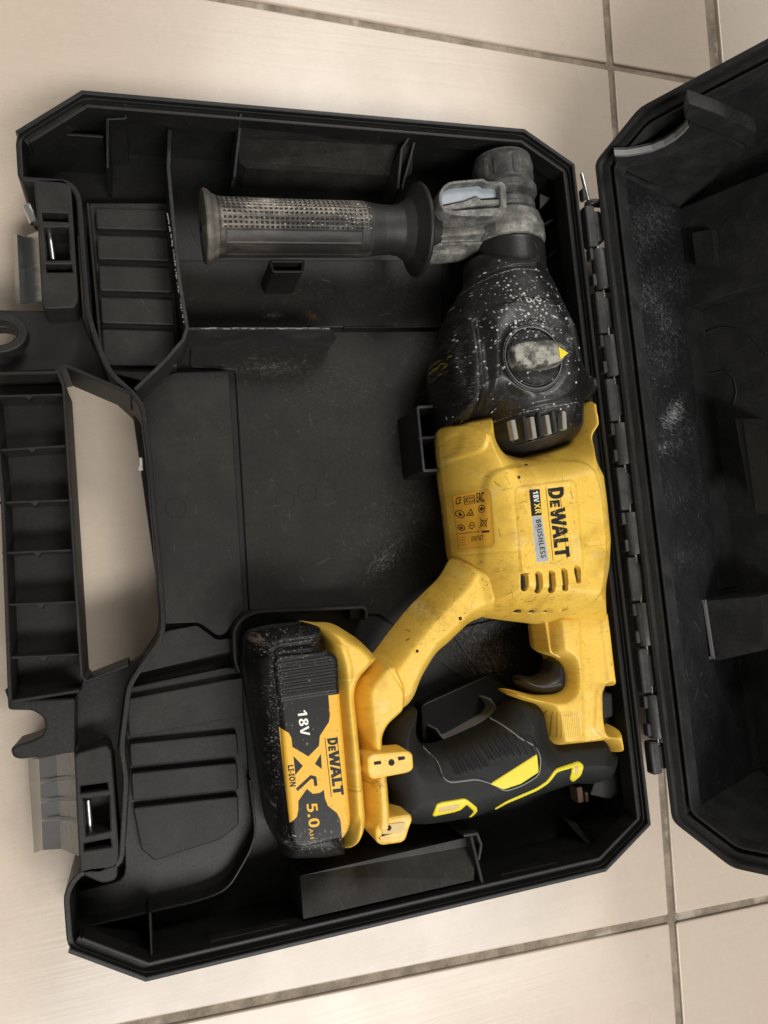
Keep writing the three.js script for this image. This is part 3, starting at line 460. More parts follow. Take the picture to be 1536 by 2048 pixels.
{
  const lo = [[0, -225], [31, -243], [266, -243], [298, -222], [298, 142], [266, 174], [31, 174], [0, 155]], loR = rounded(lo, 4, false, 3);
  add('lid_shell', [lidGeo(ext(loR, DEEP, DEEP + 4, 1.2)), lidGeo(ring(loR, 3, 4, DEEP + 1, 0.8))], M.lid, lid);
  add('lid_rim', [lidGeo(ring(rounded(inset(lo, 0.3), 4, false, 3), 7.5, 3, 9, 0.8)), lidGeo(ring(rounded(inset(lo, 0.0), 4, false, 3), 3.4, 0, 6, 0.8))], M.lid, lid);
  add('lid_rim', [lidGeo(ring(rounded(inset(lo, 10), 4, false, 3), 1.5, 2.5, 14, 0.6))], M.lid, lid);
  // hinge-side wall: a dusty face with a step before the lid's floor
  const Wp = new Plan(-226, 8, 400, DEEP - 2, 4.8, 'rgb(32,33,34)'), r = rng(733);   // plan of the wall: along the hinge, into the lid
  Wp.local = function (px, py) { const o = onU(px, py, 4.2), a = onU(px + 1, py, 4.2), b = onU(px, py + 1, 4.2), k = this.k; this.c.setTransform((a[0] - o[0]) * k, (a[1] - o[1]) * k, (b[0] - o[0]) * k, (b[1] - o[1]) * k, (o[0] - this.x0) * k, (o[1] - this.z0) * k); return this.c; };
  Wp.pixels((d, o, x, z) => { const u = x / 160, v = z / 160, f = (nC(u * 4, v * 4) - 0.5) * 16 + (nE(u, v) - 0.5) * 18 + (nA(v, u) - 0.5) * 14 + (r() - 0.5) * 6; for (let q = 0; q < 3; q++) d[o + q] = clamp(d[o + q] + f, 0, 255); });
  for (const a of [[1290, 590, 30, 90, 1.1, 900, 0.35], [1330, 640, 50, 20, 1.0, 500, 0.35], [1345, 830, 14, 30, 0.5, 400, 0.6], [1310, 720, 50, 60, 0.6, 700, 0.3], [1350, 880, 30, 60, 0.8, 400, 0.3], [1270, 480, 40, 70, 1, 700, 0.3], [1310, 430, 40, 50, 0.6, 700, 0.3], [1320, 1000, 30, 120, 1.4, 700, 0.22], [1345, 1120, 30, 60, 1.4, 500, 0.2], [1400, 1400, 60, 120, 1.3, 500, 0.1], [1290, 900, 10, 60, 1.45, 300, 0.5]]) smear(Wp, a[0], a[1], 0, a[2] * 1.3, a[3] * 1.3, a[4], a[5] * 2.6 | 0, a[6] * 0.7, [188, 190, 190]);  // dust smears, made denser and paler to paint the wall's lit grey
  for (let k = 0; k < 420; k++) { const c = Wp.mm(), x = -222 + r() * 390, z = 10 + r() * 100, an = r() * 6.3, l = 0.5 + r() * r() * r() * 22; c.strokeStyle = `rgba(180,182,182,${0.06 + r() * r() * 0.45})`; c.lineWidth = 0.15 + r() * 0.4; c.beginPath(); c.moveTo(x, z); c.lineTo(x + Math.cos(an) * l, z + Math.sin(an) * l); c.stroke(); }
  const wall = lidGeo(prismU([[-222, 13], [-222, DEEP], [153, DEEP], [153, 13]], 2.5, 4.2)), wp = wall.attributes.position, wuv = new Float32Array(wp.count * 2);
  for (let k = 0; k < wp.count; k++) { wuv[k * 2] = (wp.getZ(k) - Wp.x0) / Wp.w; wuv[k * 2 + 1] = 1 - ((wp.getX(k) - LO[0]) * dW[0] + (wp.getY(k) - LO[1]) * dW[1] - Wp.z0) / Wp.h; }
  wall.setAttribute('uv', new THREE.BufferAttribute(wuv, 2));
  add('inner_wall', wall, new THREE.MeshStandardMaterial({ map: Wp.tex(), roughness: 0.5, bumpMap: grainTex, bumpScale: 0.0002 }), lid, { uv: null, label: 'hinge-side inner wall of the lid with pale dust smears strengthened to paint the light on it' });
  const strip = (v0, v1, w0, w1) => add('inner_wall_step', [lidGeo(prismU([[v0, w0], [v0, w1], [v1, w1], [v1, w0]], 4, 5.2))], M.lid, lid);
  strip(-151, 34, 86, 112); strip(72, 152, 102, 112);
  add('lid_floor_pad', [lidGeo(ext(rounded([[3, -221], [110, -221], [110, -153], [3, -153]], 3), 99, DEEP, 0.8))], M.lid, lid);
}
function prismU(vw, u0, u1) { const p = vw.map(([v, w]) => [u0, w, v]), q = vw.map(([v, w]) => [u1, w, v]); return area2(vw) > 0 ? solid(q, p) : solid(p, q); }
{
  const W = DEEP;
  // corner web with a concave edge, and the clip arm above it
  const onV = (px, py, v) => { const r = eyeRay(px, py), k = v / r[2], x = r[0] * k - LO[0], y = CAM_H + r[1] * k - LO[1]; return [x * dU[0] + y * dU[1], x * dW[0] + y * dW[1]]; };
  const blockV = (pts, v0, v1) => { const q = pts.map(([x, y]) => onV(x, y, v1)), a = q.map(([u, w]) => LP(u, v0, w)), b = q.map(([u, w]) => LP(u, v1, w)); return area2(q) > 0 ? [a, b] : [b, a]; };
  const arc = [[1229, 309], [1252, 309], [1278, 305], [1304, 299], [1328, 289], [1350, 276], [1366, 262], [1376, 250]];
  const slabV = (pts, v0, v1) => { const q = pts.map(([x, y]) => onV(x, y, v1)), sh = new THREE.Shape(q.map(([u, w]) => new THREE.Vector2(u, w))), g = new THREE.ExtrudeGeometry(sh, { depth: Math.abs(v1 - v0), bevelEnabled: true, bevelThickness: 0.4, bevelSize: 0.4, bevelOffset: -0.4, bevelSegments: 2 }); g.translate(0, 0, Math.min(v0, v1)); g.applyMatrix4(new THREE.Matrix4().set(dU[0], dW[0], 0, LO[0], dU[1], dW[1], 0, LO[1], 0, 0, 1, 0, 0, 0, 0, 1)); return flip(g); };
  add('corner_web', [slabV([...arc, [1386, 240], [1490, 292], [1480, 312], [1392, 356], [1366, 368], [1330, 376], [1262, 346], [1231, 330]], -224, -220)], M.dusty, lid, { label: 'curved web across the upper corner of the lid' });
  add('web_edge', [slabV([...arc, ...arc.slice().reverse().map(([x, y]) => [x + 1.5, y + 4])], -222, -219.4)], M.trim, lid, { label: 'pale edge of the curved corner web' });  // edge strip coloured paler than the web
  add('clip_arm', [slabV([[1378, 206], [1370, 236], [1388, 246], [1504, 293], [1513, 262], [1468, 240], [1424, 222]], -226, -219)], M.dusty, lid);
  const blockW = (pts, w0, w1) => { const q = pts.map(([x, y]) => onW(x, y, w0)), s = area2(q) > 0 ? 1 : -1, a = q.map(([u, v]) => LP(u, v, w0)), b = q.map(([u, v]) => LP(u, v, w1)); return s > 0 ? solid(a, b) : solid(b, a); };
  add('clip_arm', [blockW([[1418, 196], [1460, 214], [1466, 228], [1440, 220]], 84, W)], M.lid, lid);
  add('lid_bump', [blockW([[1384, 466], [1424, 458], [1430, 530], [1392, 532]], 92, 99)], M.lid, lid);
  const hollowW = (pts, w0, w1, t) => { const q = pts.map(([x, y]) => onW(x, y, w0)), l = []; for (let i = 0; i < 4; i++) { const a = q[i], b = q[(i + 1) % 4], n = nrm(a, b, area2(q) > 0 ? 1 : -1), p = [a, b, [b[0] + n[0] * t, b[1] + n[1] * t], [a[0] + n[0] * t, a[1] + n[1] * t]]; const s = area2(p) > 0; const A = p.map(([u, v]) => LP(u, v, w0)), B = p.map(([u, v]) => LP(u, v, w1)); l.push(s ? solid(A, B) : solid(B, A)); } return l; };
  add('lid_clip', hollowW([[1366, 1202], [1410, 1200], [1428, 1318], [1382, 1322]], 62, W, 1.4), M.dusty, lid, { label: 'hollow box clip standing out from the lid' });
  add('worn_edge', hollowW([[1366, 1202], [1410, 1200], [1428, 1318], [1382, 1322]], 60.8, 62.4, 1.6), M.trim, lid);  // paler ring round the mouth of the box clip
  for (const line of [[[1404, 668], [1440, 655], [1475, 658], [1505, 676], [1532, 708]], [[1420, 748], [1448, 742], [1466, 756], [1472, 784], [1466, 812]]]) add('moulded_line', tube(line.map(([x, y]) => LP(...onW(x, y, W - 0.2), W - 0.2)), 0.7, 40, 8), M.dusty, lid);
  add('lid_clip', [blockW([[1412, 1202], [1520, 1192], [1530, 1300], [1430, 1322]], 64, W)], M.dusty, lid);
  add('lid_clip', [blockW([[1486, 838], [1525, 838], [1545, 1028], [1512, 1030]], 70, 76)], M.ledge, lid);
  add('lid_clip', [blockW([[1470, 838], [1488, 838], [1514, 1024], [1500, 1000]], 72, W)], M.black, lid);
}
// hinge
{
  const hinge = new THREE.Group(); hinge.name = 'hinge'; kase.add(hinge);
  const A = at(1186, 400, 57), B = at(1325, 1545, 57), Y = 56, len = B[1] - A[1], X = (z) => lerp(A[0], B[0], (z - A[1]) / len);
  const pitch = at(1240, 840, 57)[1] - at(1222, 665, 57)[1];
  let z = at(1200, 497, 57)[1] - pitch;
  for (let k = 0; k < 8; k++, z += pitch) {
    const a = Math.max(z, A[1]), mid = Math.min(z + pitch * 0.49, B[1]), e = Math.min(z + pitch, B[1] + 1);
    if (mid - a > 3) add('lid_knuckle', [turned([X(a), Y, a + 0.4], [X(mid), Y, mid], [[0, 3], [0.6, 4.7], [mid - a - 1.4, 4.7], [mid - a - 0.8, 3]], { nPhi: 28, steps: 8 }), box(X(a) + 4.6, Y - 2, (a + mid) / 2, 5, 3, mid - a - 1, 0.6)], M.hinge, hinge);
    if (e - mid > 3) {
      const c = (mid + e) / 2, l = e - mid;
      add('base_knuckle', [box(X(c) - 3.6, Y - 1, c, 6.5, 7, l - 1.2, 1.6), box(X(c) + 1.4, Y - 1.2, c, 5.5, 7, l * 0.72, 1.8), new THREE.TorusGeometry(1.5, 0.22, 6, 24).rotateX(Math.PI / 2).translate(X(c) + 1.6, Y + 2.35, c), box(X(mid) - 6.2, Y + 0.4, mid - 6, 2.6, 5, 7, 0.9), ...(e + 8 < B[1] ? [box(X(e) - 6.2, Y + 0.4, e + 4, 2.6, 5, 7, 0.9)] : [])], M.hinge, hinge);
    }
  }
  const p0 = at(1165, 346, 56), p1 = at(1183, 425, 56);
  add('hinge_pin', [tube([[p0[0], 55, p0[1]], [p1[0], 55.5, p1[1]], [X(A[1] + 60), Y + 0.4, A[1] + 60], [B[0], Y + 0.4, B[1] - 2]], 1.15, 60, 10)], M.silver, hinge);
}

// ------------------------------------------------------------------ the rotary hammer
const drill = thing('rotary_hammer', 'yellow and black cordless rotary hammer drill lying on its side in the open case', 'power drill');
const MID = 48;
const motorPts = [[889, 850], [977, 826], [984, 836], [990, 885], [1002, 901], [1040, 911], [1100, 897], [1146, 880], [1156, 866], [1156, 803], [1185, 796], [1193, 864], [1179, 882], [1183, 922], [1198, 950], [1205, 1000], [1213, 1085], [1210, 1140], [1203, 1180], [1206, 1260], [1090, 1250], [1030, 1243], [978, 1236], [948, 1215], [930, 1150], [918, 1110], [905, 1000], [899, 960], [893, 905]];
const motorOut = rp(motorPts, 58, 3);
// height of the motor housing where a line of sight meets it
const motorF = sdf(motorOut), MR = 20, MP = 1.6;
function onMotor(px, py) { for (let h = 88; h > 49; h -= 0.5) { const [x, z] = at(px, py, h), t = clamp(motorF(x, z) / MR, 0, 1); if (MID + 38 * Math.pow(1 - Math.pow(1 - t, MP), 1 / MP) + 1.2 * t >= h) return h; } return 49; }
// yellow housing: one plan of print, scuffs and dirt for all its parts
const Y = new Plan(...(() => { const a = at(690, 780, 60), b = at(1270, 1720, 60); return [a[0] - 8, -72, b[0] - a[0] + 24, 235]; })(), 8, 'rgb(239,196,80)');
{
  const r = rng(77), n1 = (u, v) => nA(u + 0.31, v + 0.17), n2 = (u, v) => nE(u + 0.7, v + 0.2);
  Y.pixels((d, o, x, z) => {
    const u = x / 170, v = z / 170, dirt = smooth(0.42, 0.7, n1(u * 2, v * 2)) * smooth(0.35, 0.65, n2(u, v)), pale = smooth(0.62, 0.8, n2(v + 0.4, u)) * 0.14, f = (nC(u * 6, v * 6) - 0.5) * 14;
    d[o] = clamp(lerp(d[o], 150, dirt * 0.28) + f + pale * 20, 0, 255); d[o + 1] = clamp(lerp(d[o + 1], 104, dirt * 0.28) + f + pale * 60, 0, 255); d[o + 2] = clamp(lerp(d[o + 2], 26, dirt * 0.3) + f * 0.5 + pale * 190, 0, 255);
  });
  const c = Y.mm();
  for (let k = 0; k < 620; k++) {                               // hairline scratches and ground-in dirt
    const dark = r() < 0.7, x = Y.x0 + r() * Y.w, z = Y.z0 + r() * Y.h, an = r() * 6.28, l = 0.5 + r() * r() * 7;
    c.strokeStyle = dark ? `rgba(70,42,8,${0.1 + r() * 0.3})` : `rgba(250,226,150,${0.15 + r() * 0.3})`; c.lineWidth = 0.12 + r() * 0.28;
    c.beginPath(); c.moveTo(x, z); c.quadraticCurveTo(x + Math.cos(an) * l * 0.5 + r() - 0.5, z + Math.sin(an) * l * 0.5, x + Math.cos(an + r() - 0.5) * l, z + Math.sin(an) * l); c.stroke();
  }
  for (let k = 0; k < 90; k++) { const q = at(760 + r() * 260, 1120 + r() * 190, 62); c.strokeStyle = `rgba(60,36,8,${0.2 + r() * 0.35})`; c.lineWidth = 0.15 + r() * 0.35; c.beginPath(); c.moveTo(...q); c.lineTo(q[0] + (r() - 0.5) * 5, q[1] + (r() - 0.5) * 3); c.stroke(); }
  // pale worn patches
  for (const [x, y, s] of [[1120, 1270, 30], [1170, 1000, 22], [1205, 1100, 14], [1195, 1150, 16], [1180, 1040, 8], [800, 1545, 20], [1150, 1290, 24], [1218, 1490, 16], [790, 1660, 16]]) for (let k = 0; k < 70; k++) { const g = Y.local(x + (r() + r() - 1) * s, y + (r() + r() - 1) * s, 70); g.fillStyle = `rgba(236,196,120,${0.06 + r() * 0.16})`; g.beginPath(); g.ellipse(0, 0, 1 + r() * 4, 0.6 + r() * 2, r() * 6, 0, 6.3); g.fill(); }
  const worn = (pts, h, wide) => { const p = poly(pts, h); for (let i = 0; i + 1 < p.length; i++) { const n = Math.ceil(Math.hypot(p[i + 1][0] - p[i][0], p[i + 1][1] - p[i][1]) / 1.2); for (let q = 0; q < n; q++) { if (r() < 0.35) continue; const t = (q + r()) / n, x = lerp(p[i][0], p[i + 1][0], t) + (r() - 0.5) * wide, z = lerp(p[i][1], p[i + 1][1], t) + (r() - 0.5) * wide, cc = Y.mm(); cc.fillStyle = r() < 0.55 ? `rgba(250,218,140,${0.2 + r() * 0.4})` : `rgba(96,62,14,${0.12 + r() * 0.25})`; cc.beginPath(); cc.ellipse(x, z, 0.2 + r() * 0.9, 0.15 + r() * 0.35, r() * 6, 0, 6.3); cc.fill(); } } };
  worn([[757, 1312], [790, 1266], [834, 1214], [918, 1112]], 64, 2); worn([[978, 1240], [905, 1292], [880, 1312], [850, 1362], [836, 1402]], 64, 2); worn([[975, 950], [1120, 918], [1172, 925], [1192, 978], [1206, 1092], [1196, 1182], [1170, 1226], [1060, 1228], [990, 1212]], 82, 3); worn([[890, 850], [977, 827], [986, 885], [1002, 901], [1040, 911], [1100, 897], [1146, 880], [1157, 866], [1157, 803]], 80, 2); worn([[757, 1312], [718, 1360], [711, 1388], [724, 1500], [734, 1640]], 74, 2); worn([[640, 1247], [672, 1247], [723, 1279], [752, 1312]], 74, 3); worn([[1092, 1240], [1100, 1308], [1130, 1345], [1122, 1386], [1040, 1388]], 64, 2); worn([[1112, 1490], [1214, 1480], [1238, 1500]], 64, 2); worn([[1206, 1215], [1222, 1370]], 64, 2.5);
  const T = onMotor;
  // maker's name and badge
  Y.text('D', 1093, 976, 1096, 1001, T, 30, '#141210', 'bold', 'sans-serif', 7); Y.text('E', 1096, 1001, 1098, 1017, T, 19, '#141210', 'bold', 'sans-serif', 7); Y.text('WALT', 1098, 1019, 1108, 1116, T, 28, '#141210', 'bold', 'sans-serif', 7);
  Y.line([[1088, 974], [1103, 1122]], T, '#141210', 0.28); Y.line([[1115, 974], [1131, 1118]], T, '#141210', 0.28);
  for (let k = 0; k < 60; k++) { const g = Y.local(1094 + r() * 30, 975 + r() * 145, T); g.fillStyle = `rgba(239,196,80,${0.5 + r() * 0.5})`; g.beginPath(); g.ellipse(0, 0, 0.5 + r() * 2.2, 0.4 + r() * 0.9, r() * 6, 0, 6.3); g.fill(); }
  Y.shape([[1055, 980], [1076, 979], [1080, 1031], [1060, 1033]], T, '#0e0e0f');
  Y.shape([[1060, 1034], [1080, 1032], [1094, 1122], [1070, 1125]], T, '#a9abad', '#c9c9c6', 0.2);
  Y.text('18V', 1062, 983, 1065, 1006, T, 11, '#f0efe8'); Y.text('XR', 1065, 1008, 1068, 1029, T, 12, '#f2d24a');
  Y.text('BRUSHLESS', 1068, 1039, 1079, 1117, T, 10, '#161616');
  // rating panel on the shoulder
  const TS = onMotor;
  Y.shape([[903, 992], [972, 979], [978, 985], [986, 1086], [980, 1094], [918, 1098]], TS, 'rgb(240,178,58)', 'rgba(120,80,20,0.5)', 0.15);
  const k = '#2a1c08';
  Y.text('CE', 910, 1010, 927, 1006, TS, 14, k, 'bold'); Y.text('EAC', 953, 1005, 972, 1002, TS, 19, k, 'bold', 'sans-serif', 4);
  Y.shape([[928, 993], [949, 990], [951, 1006], [930, 1009]], TS, null, k, 0.2); Y.text('K', 931, 1006, 937, 1005, TS, 11, k); Y.text('EMA', 937, 999, 948, 997, TS, 5, k); Y.text('EUR', 938, 1006, 949, 1004, TS, 5, k);
  const circle = (x, y, q, inner) => { const g = Y.local(x, y, TS); g.strokeStyle = k; g.lineWidth = 1.5; g.beginPath(); g.arc(0, 0, q, 0, 6.3); g.stroke(); if (inner) { g.fillStyle = k; g.beginPath(); inner(g); g.fill(); } };
  circle(921, 1028, 8, (g) => { g.moveTo(-3, 4); g.lineTo(4, 4); g.lineTo(2, -1); g.lineTo(-1, -6); }); circle(962, 1018, 7, (g) => { g.moveTo(-5, 1); g.lineTo(0, -4); g.lineTo(5, -1); g.lineTo(0, 4); });
  circle(924, 1055, 6, (g) => g.rect(-3, -2, 5, 5)); circle(944, 1051, 6, (g) => g.rect(-3, -1, 6, 2));
  { const g = Y.local(941, 1026, TS); g.strokeStyle = k; g.lineWidth = 1.6; g.beginPath(); g.moveTo(-8, 5); g.lineTo(0, -8); g.lineTo(8, 4); g.closePath(); g.moveTo(-3, 0); g.lineTo(0, 3); g.lineTo(5, -3); g.stroke(); }
  { const g = Y.local(966, 1046, TS); g.strokeStyle = k; g.lineWidth = 1; g.beginPath(); g.moveTo(-6, -9); g.lineTo(6, 9); g.moveTo(6, -9); g.lineTo(-6, 9); g.rect(-4, -5, 8, 11); g.stroke(); }
  Y.shape([[962, 1062], [976, 1061], [976, 1065], [962, 1066]], TS, k); Y.line([[916, 1068], [958, 1063]], TS, k, 0.25);
  Y.text('090747', 942, 1083, 967, 1080, TS, 10, k, 'bold', 'monospace');
  for (let q = 0; q < 4; q++) Y.line([[918, 1076 + q * 5], [931, 1074 + q * 5]], TS, 'rgba(60,40,10,0.5)', 0.3);
  for (let q = 0; q < 90; q++) { const c2 = Y.local(1000 + r() * 170, 960 + r() * 190, T); c2.strokeStyle = r() < 0.5 ? `rgba(239,196,80,${0.4 + r() * 0.5})` : `rgba(90,58,14,${0.2 + r() * 0.35})`; c2.lineWidth = 0.4 + r() * 0.9; const an = r() * 6.3, l = 2 + r() * r() * 22; c2.beginPath(); c2.moveTo(0, 0); c2.lineTo(Math.cos(an) * l, Math.sin(an) * l); c2.stroke(); }
  // date grid on the rear panel
  for (let q = 0; q < 13; q++) Y.line([[1106 + q * 3.8, 1424 - (q > 2 ? 3 : 0)], [1112 + q * 3.6, 1478 - q * 0.6]], 66, 'rgba(120,84,20,0.55)', 0.22);
}
for (const [x, y, rx, ry, an, n, al, tint] of [[870, 1220, 60, 30, -0.7, 500, 0.16, [96, 62, 18]], [960, 1160, 50, 40, -0.6, 400, 0.14, [96, 62, 18]], [1060, 1195, 60, 14, -0.1, 400, 0.18, [110, 74, 24]], [1010, 1000, 18, 120, 0.1, 500, 0.12, [110, 74, 24]], [1170, 1120, 20, 120, 0.1, 500, 0.14, [110, 74, 24]], [1160, 990, 14, 26, 0.3, 160, 0.3, [206, 196, 176]], [1120, 1275, 12, 24, 0.2, 160, 0.35, [222, 188, 140]], [780, 1530, 50, 22, -0.1, 500, 0.24, [206, 150, 96]], [750, 1560, 20, 14, 0, 200, 0.3, [110, 66, 24]], [780, 1660, 40, 26, -0.1, 400, 0.24, [214, 160, 100]], [715, 1690, 20, 12, 0.4, 200, 0.3, [120, 74, 30]], [800, 1400, 14, 60, 0.2, 300, 0.16, [110, 74, 24]], [930, 890, 30, 40, 0.2, 300, 0.14, [110, 74, 24]], [1175, 840, 10, 50, 0.1, 200, 0.2, [206, 170, 110]], [1165, 1330, 20, 60, 0.1, 300, 0.16, [120, 80, 26]], [1150, 1270, 22, 14, 0.2, 200, 0.22, [226, 190, 120]], [1225, 1495, 10, 14, 0, 160, 0.4, [214, 170, 110]], [760, 1290, 10, 40, 0.6, 200, 0.2, [120, 76, 26]]]) smear(Y, x, y, 66, rx, ry, an, n, al, tint);
const yellowTex = Y.tex();
const r3 = rng(977);
M.yellow = new THREE.MeshPhysicalMaterial({ map: yellowTex, roughness: 0.42, bumpMap: grainTex, bumpScale: 0.00005, clearcoat: 0.15, clearcoatRoughness: 0.4 });
// black gear housing: rubbed plastic under a spray of white paint
const K = new Plan(...(() => { const a = at(820, 280, 60), b = at(1250, 930, 60); return [a[0] - 8, a[1] - 8, b[0] - a[0] + 22, b[1] - a[1] + 26]; })(), 8, 'rgb(19,19,19)');
{
  const r = rng(91), n1 = (u, v) => nA(u + 0.61, v + 0.77), n2 = (u, v) => nE(u + 0.1, v + 0.52);
  K.pixels((d, o, x, z) => { const u = x / 150, v = z / 150, k = smooth(0.4, 0.85, n1(u, v)) * (0.4 + n2(u * 2, v * 2)) * 0.22 * (0.6 + 0.8 * nC(u * 3, v * 3)), f = (nC(u * 6, v * 6) - 0.5) * 10; d[o] = clamp(lerp(d[o], 190, k) + f, 0, 255); d[o + 1] = clamp(lerp(d[o + 1], 190, k) + f, 0, 255); d[o + 2] = clamp(lerp(d[o + 2], 186, k) + f, 0, 255); });
  for (let k = 0; k < 2600; k++) { let q;
    const near = r() < 0.7, x = near ? 1050 + (r() + r() + r() - 1.5) * 90 : 880 + r() * 290, y = near ? 640 + (r() + r() - 1) * 120 : 500 + r() * 400;
    const c = K.local(x, y, 80), s = 0.22 + Math.pow(r(), 7) * 2.6; c.fillStyle = `rgba(${(q = 200 + r() * 50) | 0},${q - 1 | 0},${q - 8 | 0},${0.35 + r() * 0.6})`; c.beginPath(); c.ellipse(0, 0, s, s * (0.5 + r() * 0.7), r() * 6, 0, 6.3); c.fill();
  }
  for (let k = 0; k < 40; k++) { const c = K.local(900 + (r() - 0.5) * 26, 716 + (r() - 0.5) * 44, 74); c.fillStyle = `rgba(196,158,40,${0.2 + r() * 0.5})`; c.beginPath(); c.ellipse(0, 0, 0.8 + r() * 2.4, 0.6 + r(), r() * 6, 0, 6.3); c.fill(); }
  for (const [x, y, t] of [[1042, 606, 'O'], [1062, 604, 'O']]) { K.text(t, x, y + 8, x + 13, y + 6, 78, 13, 'rgba(225,225,220,0.85)', 'bold'); }
  for (let k = 0; k < 130; k++) { const c = K.mm(), q = at(880 + r() * 290, 480 + r() * 420, 78), an = r() * 6.3, l = 1 + r() * 5; c.strokeStyle = `rgba(190,190,186,${0.08 + r() * 0.22})`; c.lineWidth = 0.12 + r() * 0.3; c.beginPath(); c.moveTo(...q); c.lineTo(q[0] + Math.cos(an) * l, q[1] + Math.sin(an) * l); c.stroke(); }
}
{
  for (const [x, y, rx, ry, an, n, al] of [[932, 700, 10, 70, 0, 700, 0.3], [952, 760, 8, 60, 0.1, 600, 0.35], [905, 715, 10, 24, 0, 200, 0.3], [1070, 790, 60, 10, -0.1, 400, 0.3], [1040, 560, 60, 12, -0.1, 500, 0.3], [1020, 518, 70, 12, -0.05, 500, 0.25], [1130, 690, 10, 50, 0.2, 500, 0.4], [1066, 660, 50, 10, -0.1, 400, 0.35], [1066, 716, 60, 60, 0, 500, 0.25], [1000, 880, 16, 24, 0.6, 200, 0.4], [960, 600, 40, 30, 0.8, 500, 0.2]]) smear(K, x, y, 80, rx * 1.2, ry * 1.1, an + (ry > rx ? 1.57 : 0) * 0, n, al * 0.6, [206, 205, 198]);
  for (let k = 0; k < 260; k++) { const t = (k % 130) / 130, p = k < 130 ? [lerp(985, 1155, t), lerp(834, 806, t)] : [lerp(946, 1096, t), lerp(556, 532, t) - 14 * Math.sin(t * 3.14)], c = K.local(p[0] + (r3() - 0.5) * 3, p[1] + (r3() - 0.5) * 3, 82); c.fillStyle = `rgba(205,204,196,${0.15 + r3() * 0.5})`; c.beginPath(); c.ellipse(0, 0, 0.5 + r3() * 2.4, 0.4 + r3() * 0.5, r3(), 0, 6.3); c.fill(); }
}
M.gear = new THREE.MeshPhysicalMaterial({ map: K.tex(), roughness: 0.4, bumpMap: grainTex, bumpScale: 0.00012 });
M.dustyMetal = plastic(231, 54, 55, 56, 0.66, 3600, { roughness: 0.5 }, 0.5);
M.cream = plastic(271, 140, 137, 126, 0.3, 300, { roughness: 0.7 });
M.palePlate = plastic(241, 158, 168, 178, 0.2, 200, { roughness: 0.5 });

// --- motor housing
const grille = (list, h, depth, w) => list.map((l) => along(poly(l, h), -depth, w, 0.6));
const motor = add('motor_housing', pillow(motorOut, {
  mid: MID, top: 86, bottom: 10, R: MR, p: MP, res: 0.6, ops: [
    inside(rp([[975, 945], [1120, 915], [1170, 922], [1190, 975], [1204, 1090], [1196, 1180], [1170, 1225], [1060, 1225], [990, 1210], [975, 1080]], 82, 6), 2.4, 2.6),
    inside(rp([[1025, 976], [1140, 962], [1146, 970], [1162, 1140], [1150, 1165], [1060, 1182], [1040, 1165]], 86, 3), 0.9, 1),
    inside(rp([[1030, 982], [1136, 970], [1152, 1122], [1044, 1136]], 87, 2), -0.5, 0.8),
    inside(rp([[902, 994], [972, 980], [978, 986], [987, 1086], [980, 1094], [918, 1099]], 80, 1.5), -0.5, 0.8),
    ...grille([[[1046, 1152], [1049, 1176]], [[1073, 1149], [1076, 1180]], [[1099, 1147], [1102, 1180]], [[1124, 1143], [1128, 1176]], [[1150, 1138], [1153, 1160]]], 87, 7, 2.4),
    ...grille([[[1036, 1222], [1043, 1223]], [[1062, 1222], [1069, 1223]], [[1087, 1221], [1094, 1222]], [[1112, 1219], [1119, 1219]]], 72, 3.5, 1.6),
    along(poly([[918, 1108], [1030, 1102], [1040, 1136]], 80), -0.8, 1.0), along(poly([[1160, 1092], [1216, 1085]], 82), -0.8, 1.0),
    inside(rp([[905, 850], [940, 845], [968, 850], [962, 905], [915, 912]], 76, 4), 2.4, 2.4), inside(rp([[916, 862], [938, 858], [934, 898], [918, 900]], 78, 3), -1.8, 2),
    (x, z, y) => y,
  ],
}), M.yellow, drill, { uv: Y });
// a small dark hole set on top of a rounded body: finds the body's height there
function surfaceScrew(body, x, y, h, r) { const c = at(x, y, h), p = body.geometry.attributes.position; let best = 1e9, top = h; for (let i = 0; i < p.count; i++) { const d = (p.getX(i) * 1000 - c[0]) ** 2 + (p.getZ(i) * 1000 - c[1]) ** 2; if (d < best - 1e-6 && p.getY(i) * 1000 > MID) { best = d; top = p.getY(i) * 1000; } } return new THREE.CylinderGeometry(r, r, 0.5, 16).translate(c[0], top, c[1]); }
const screw = (x, y, h, r = 0.9) => { const c = at(x, y, h); return new THREE.CylinderGeometry(r, r, 0.5, 16).translate(c[0], h, c[1]); };
for (const [x, y, q] of [[1059, 929, 1.0], [1030, 957, 0.8]]) add('screw_hole', surfaceScrew(motor, x, y, 84, q), M.slot, motor);
for (const l of [[[1046, 1152], [1049, 1176]], [[1073, 1149], [1076, 1180]], [[1099, 1147], [1102, 1180]], [[1124, 1143], [1128, 1176]], [[1150, 1138], [1153, 1160]]]) add('vent_slot_shade', rib(poly(l, 86.6), 2.2, 78, 86.4), M.slot, motor);  // black filler strips paint the shade inside the vent slots
for (const l of [[[1036, 1222], [1043, 1223]], [[1062, 1222], [1069, 1223]], [[1087, 1221], [1094, 1222]], [[1112, 1219], [1119, 1219]]]) add('vent_slot_shade', rib(poly(l, 72), 1.4, 66, 72), M.rust, motor);  // brown filler strips paint the shade inside the short slots
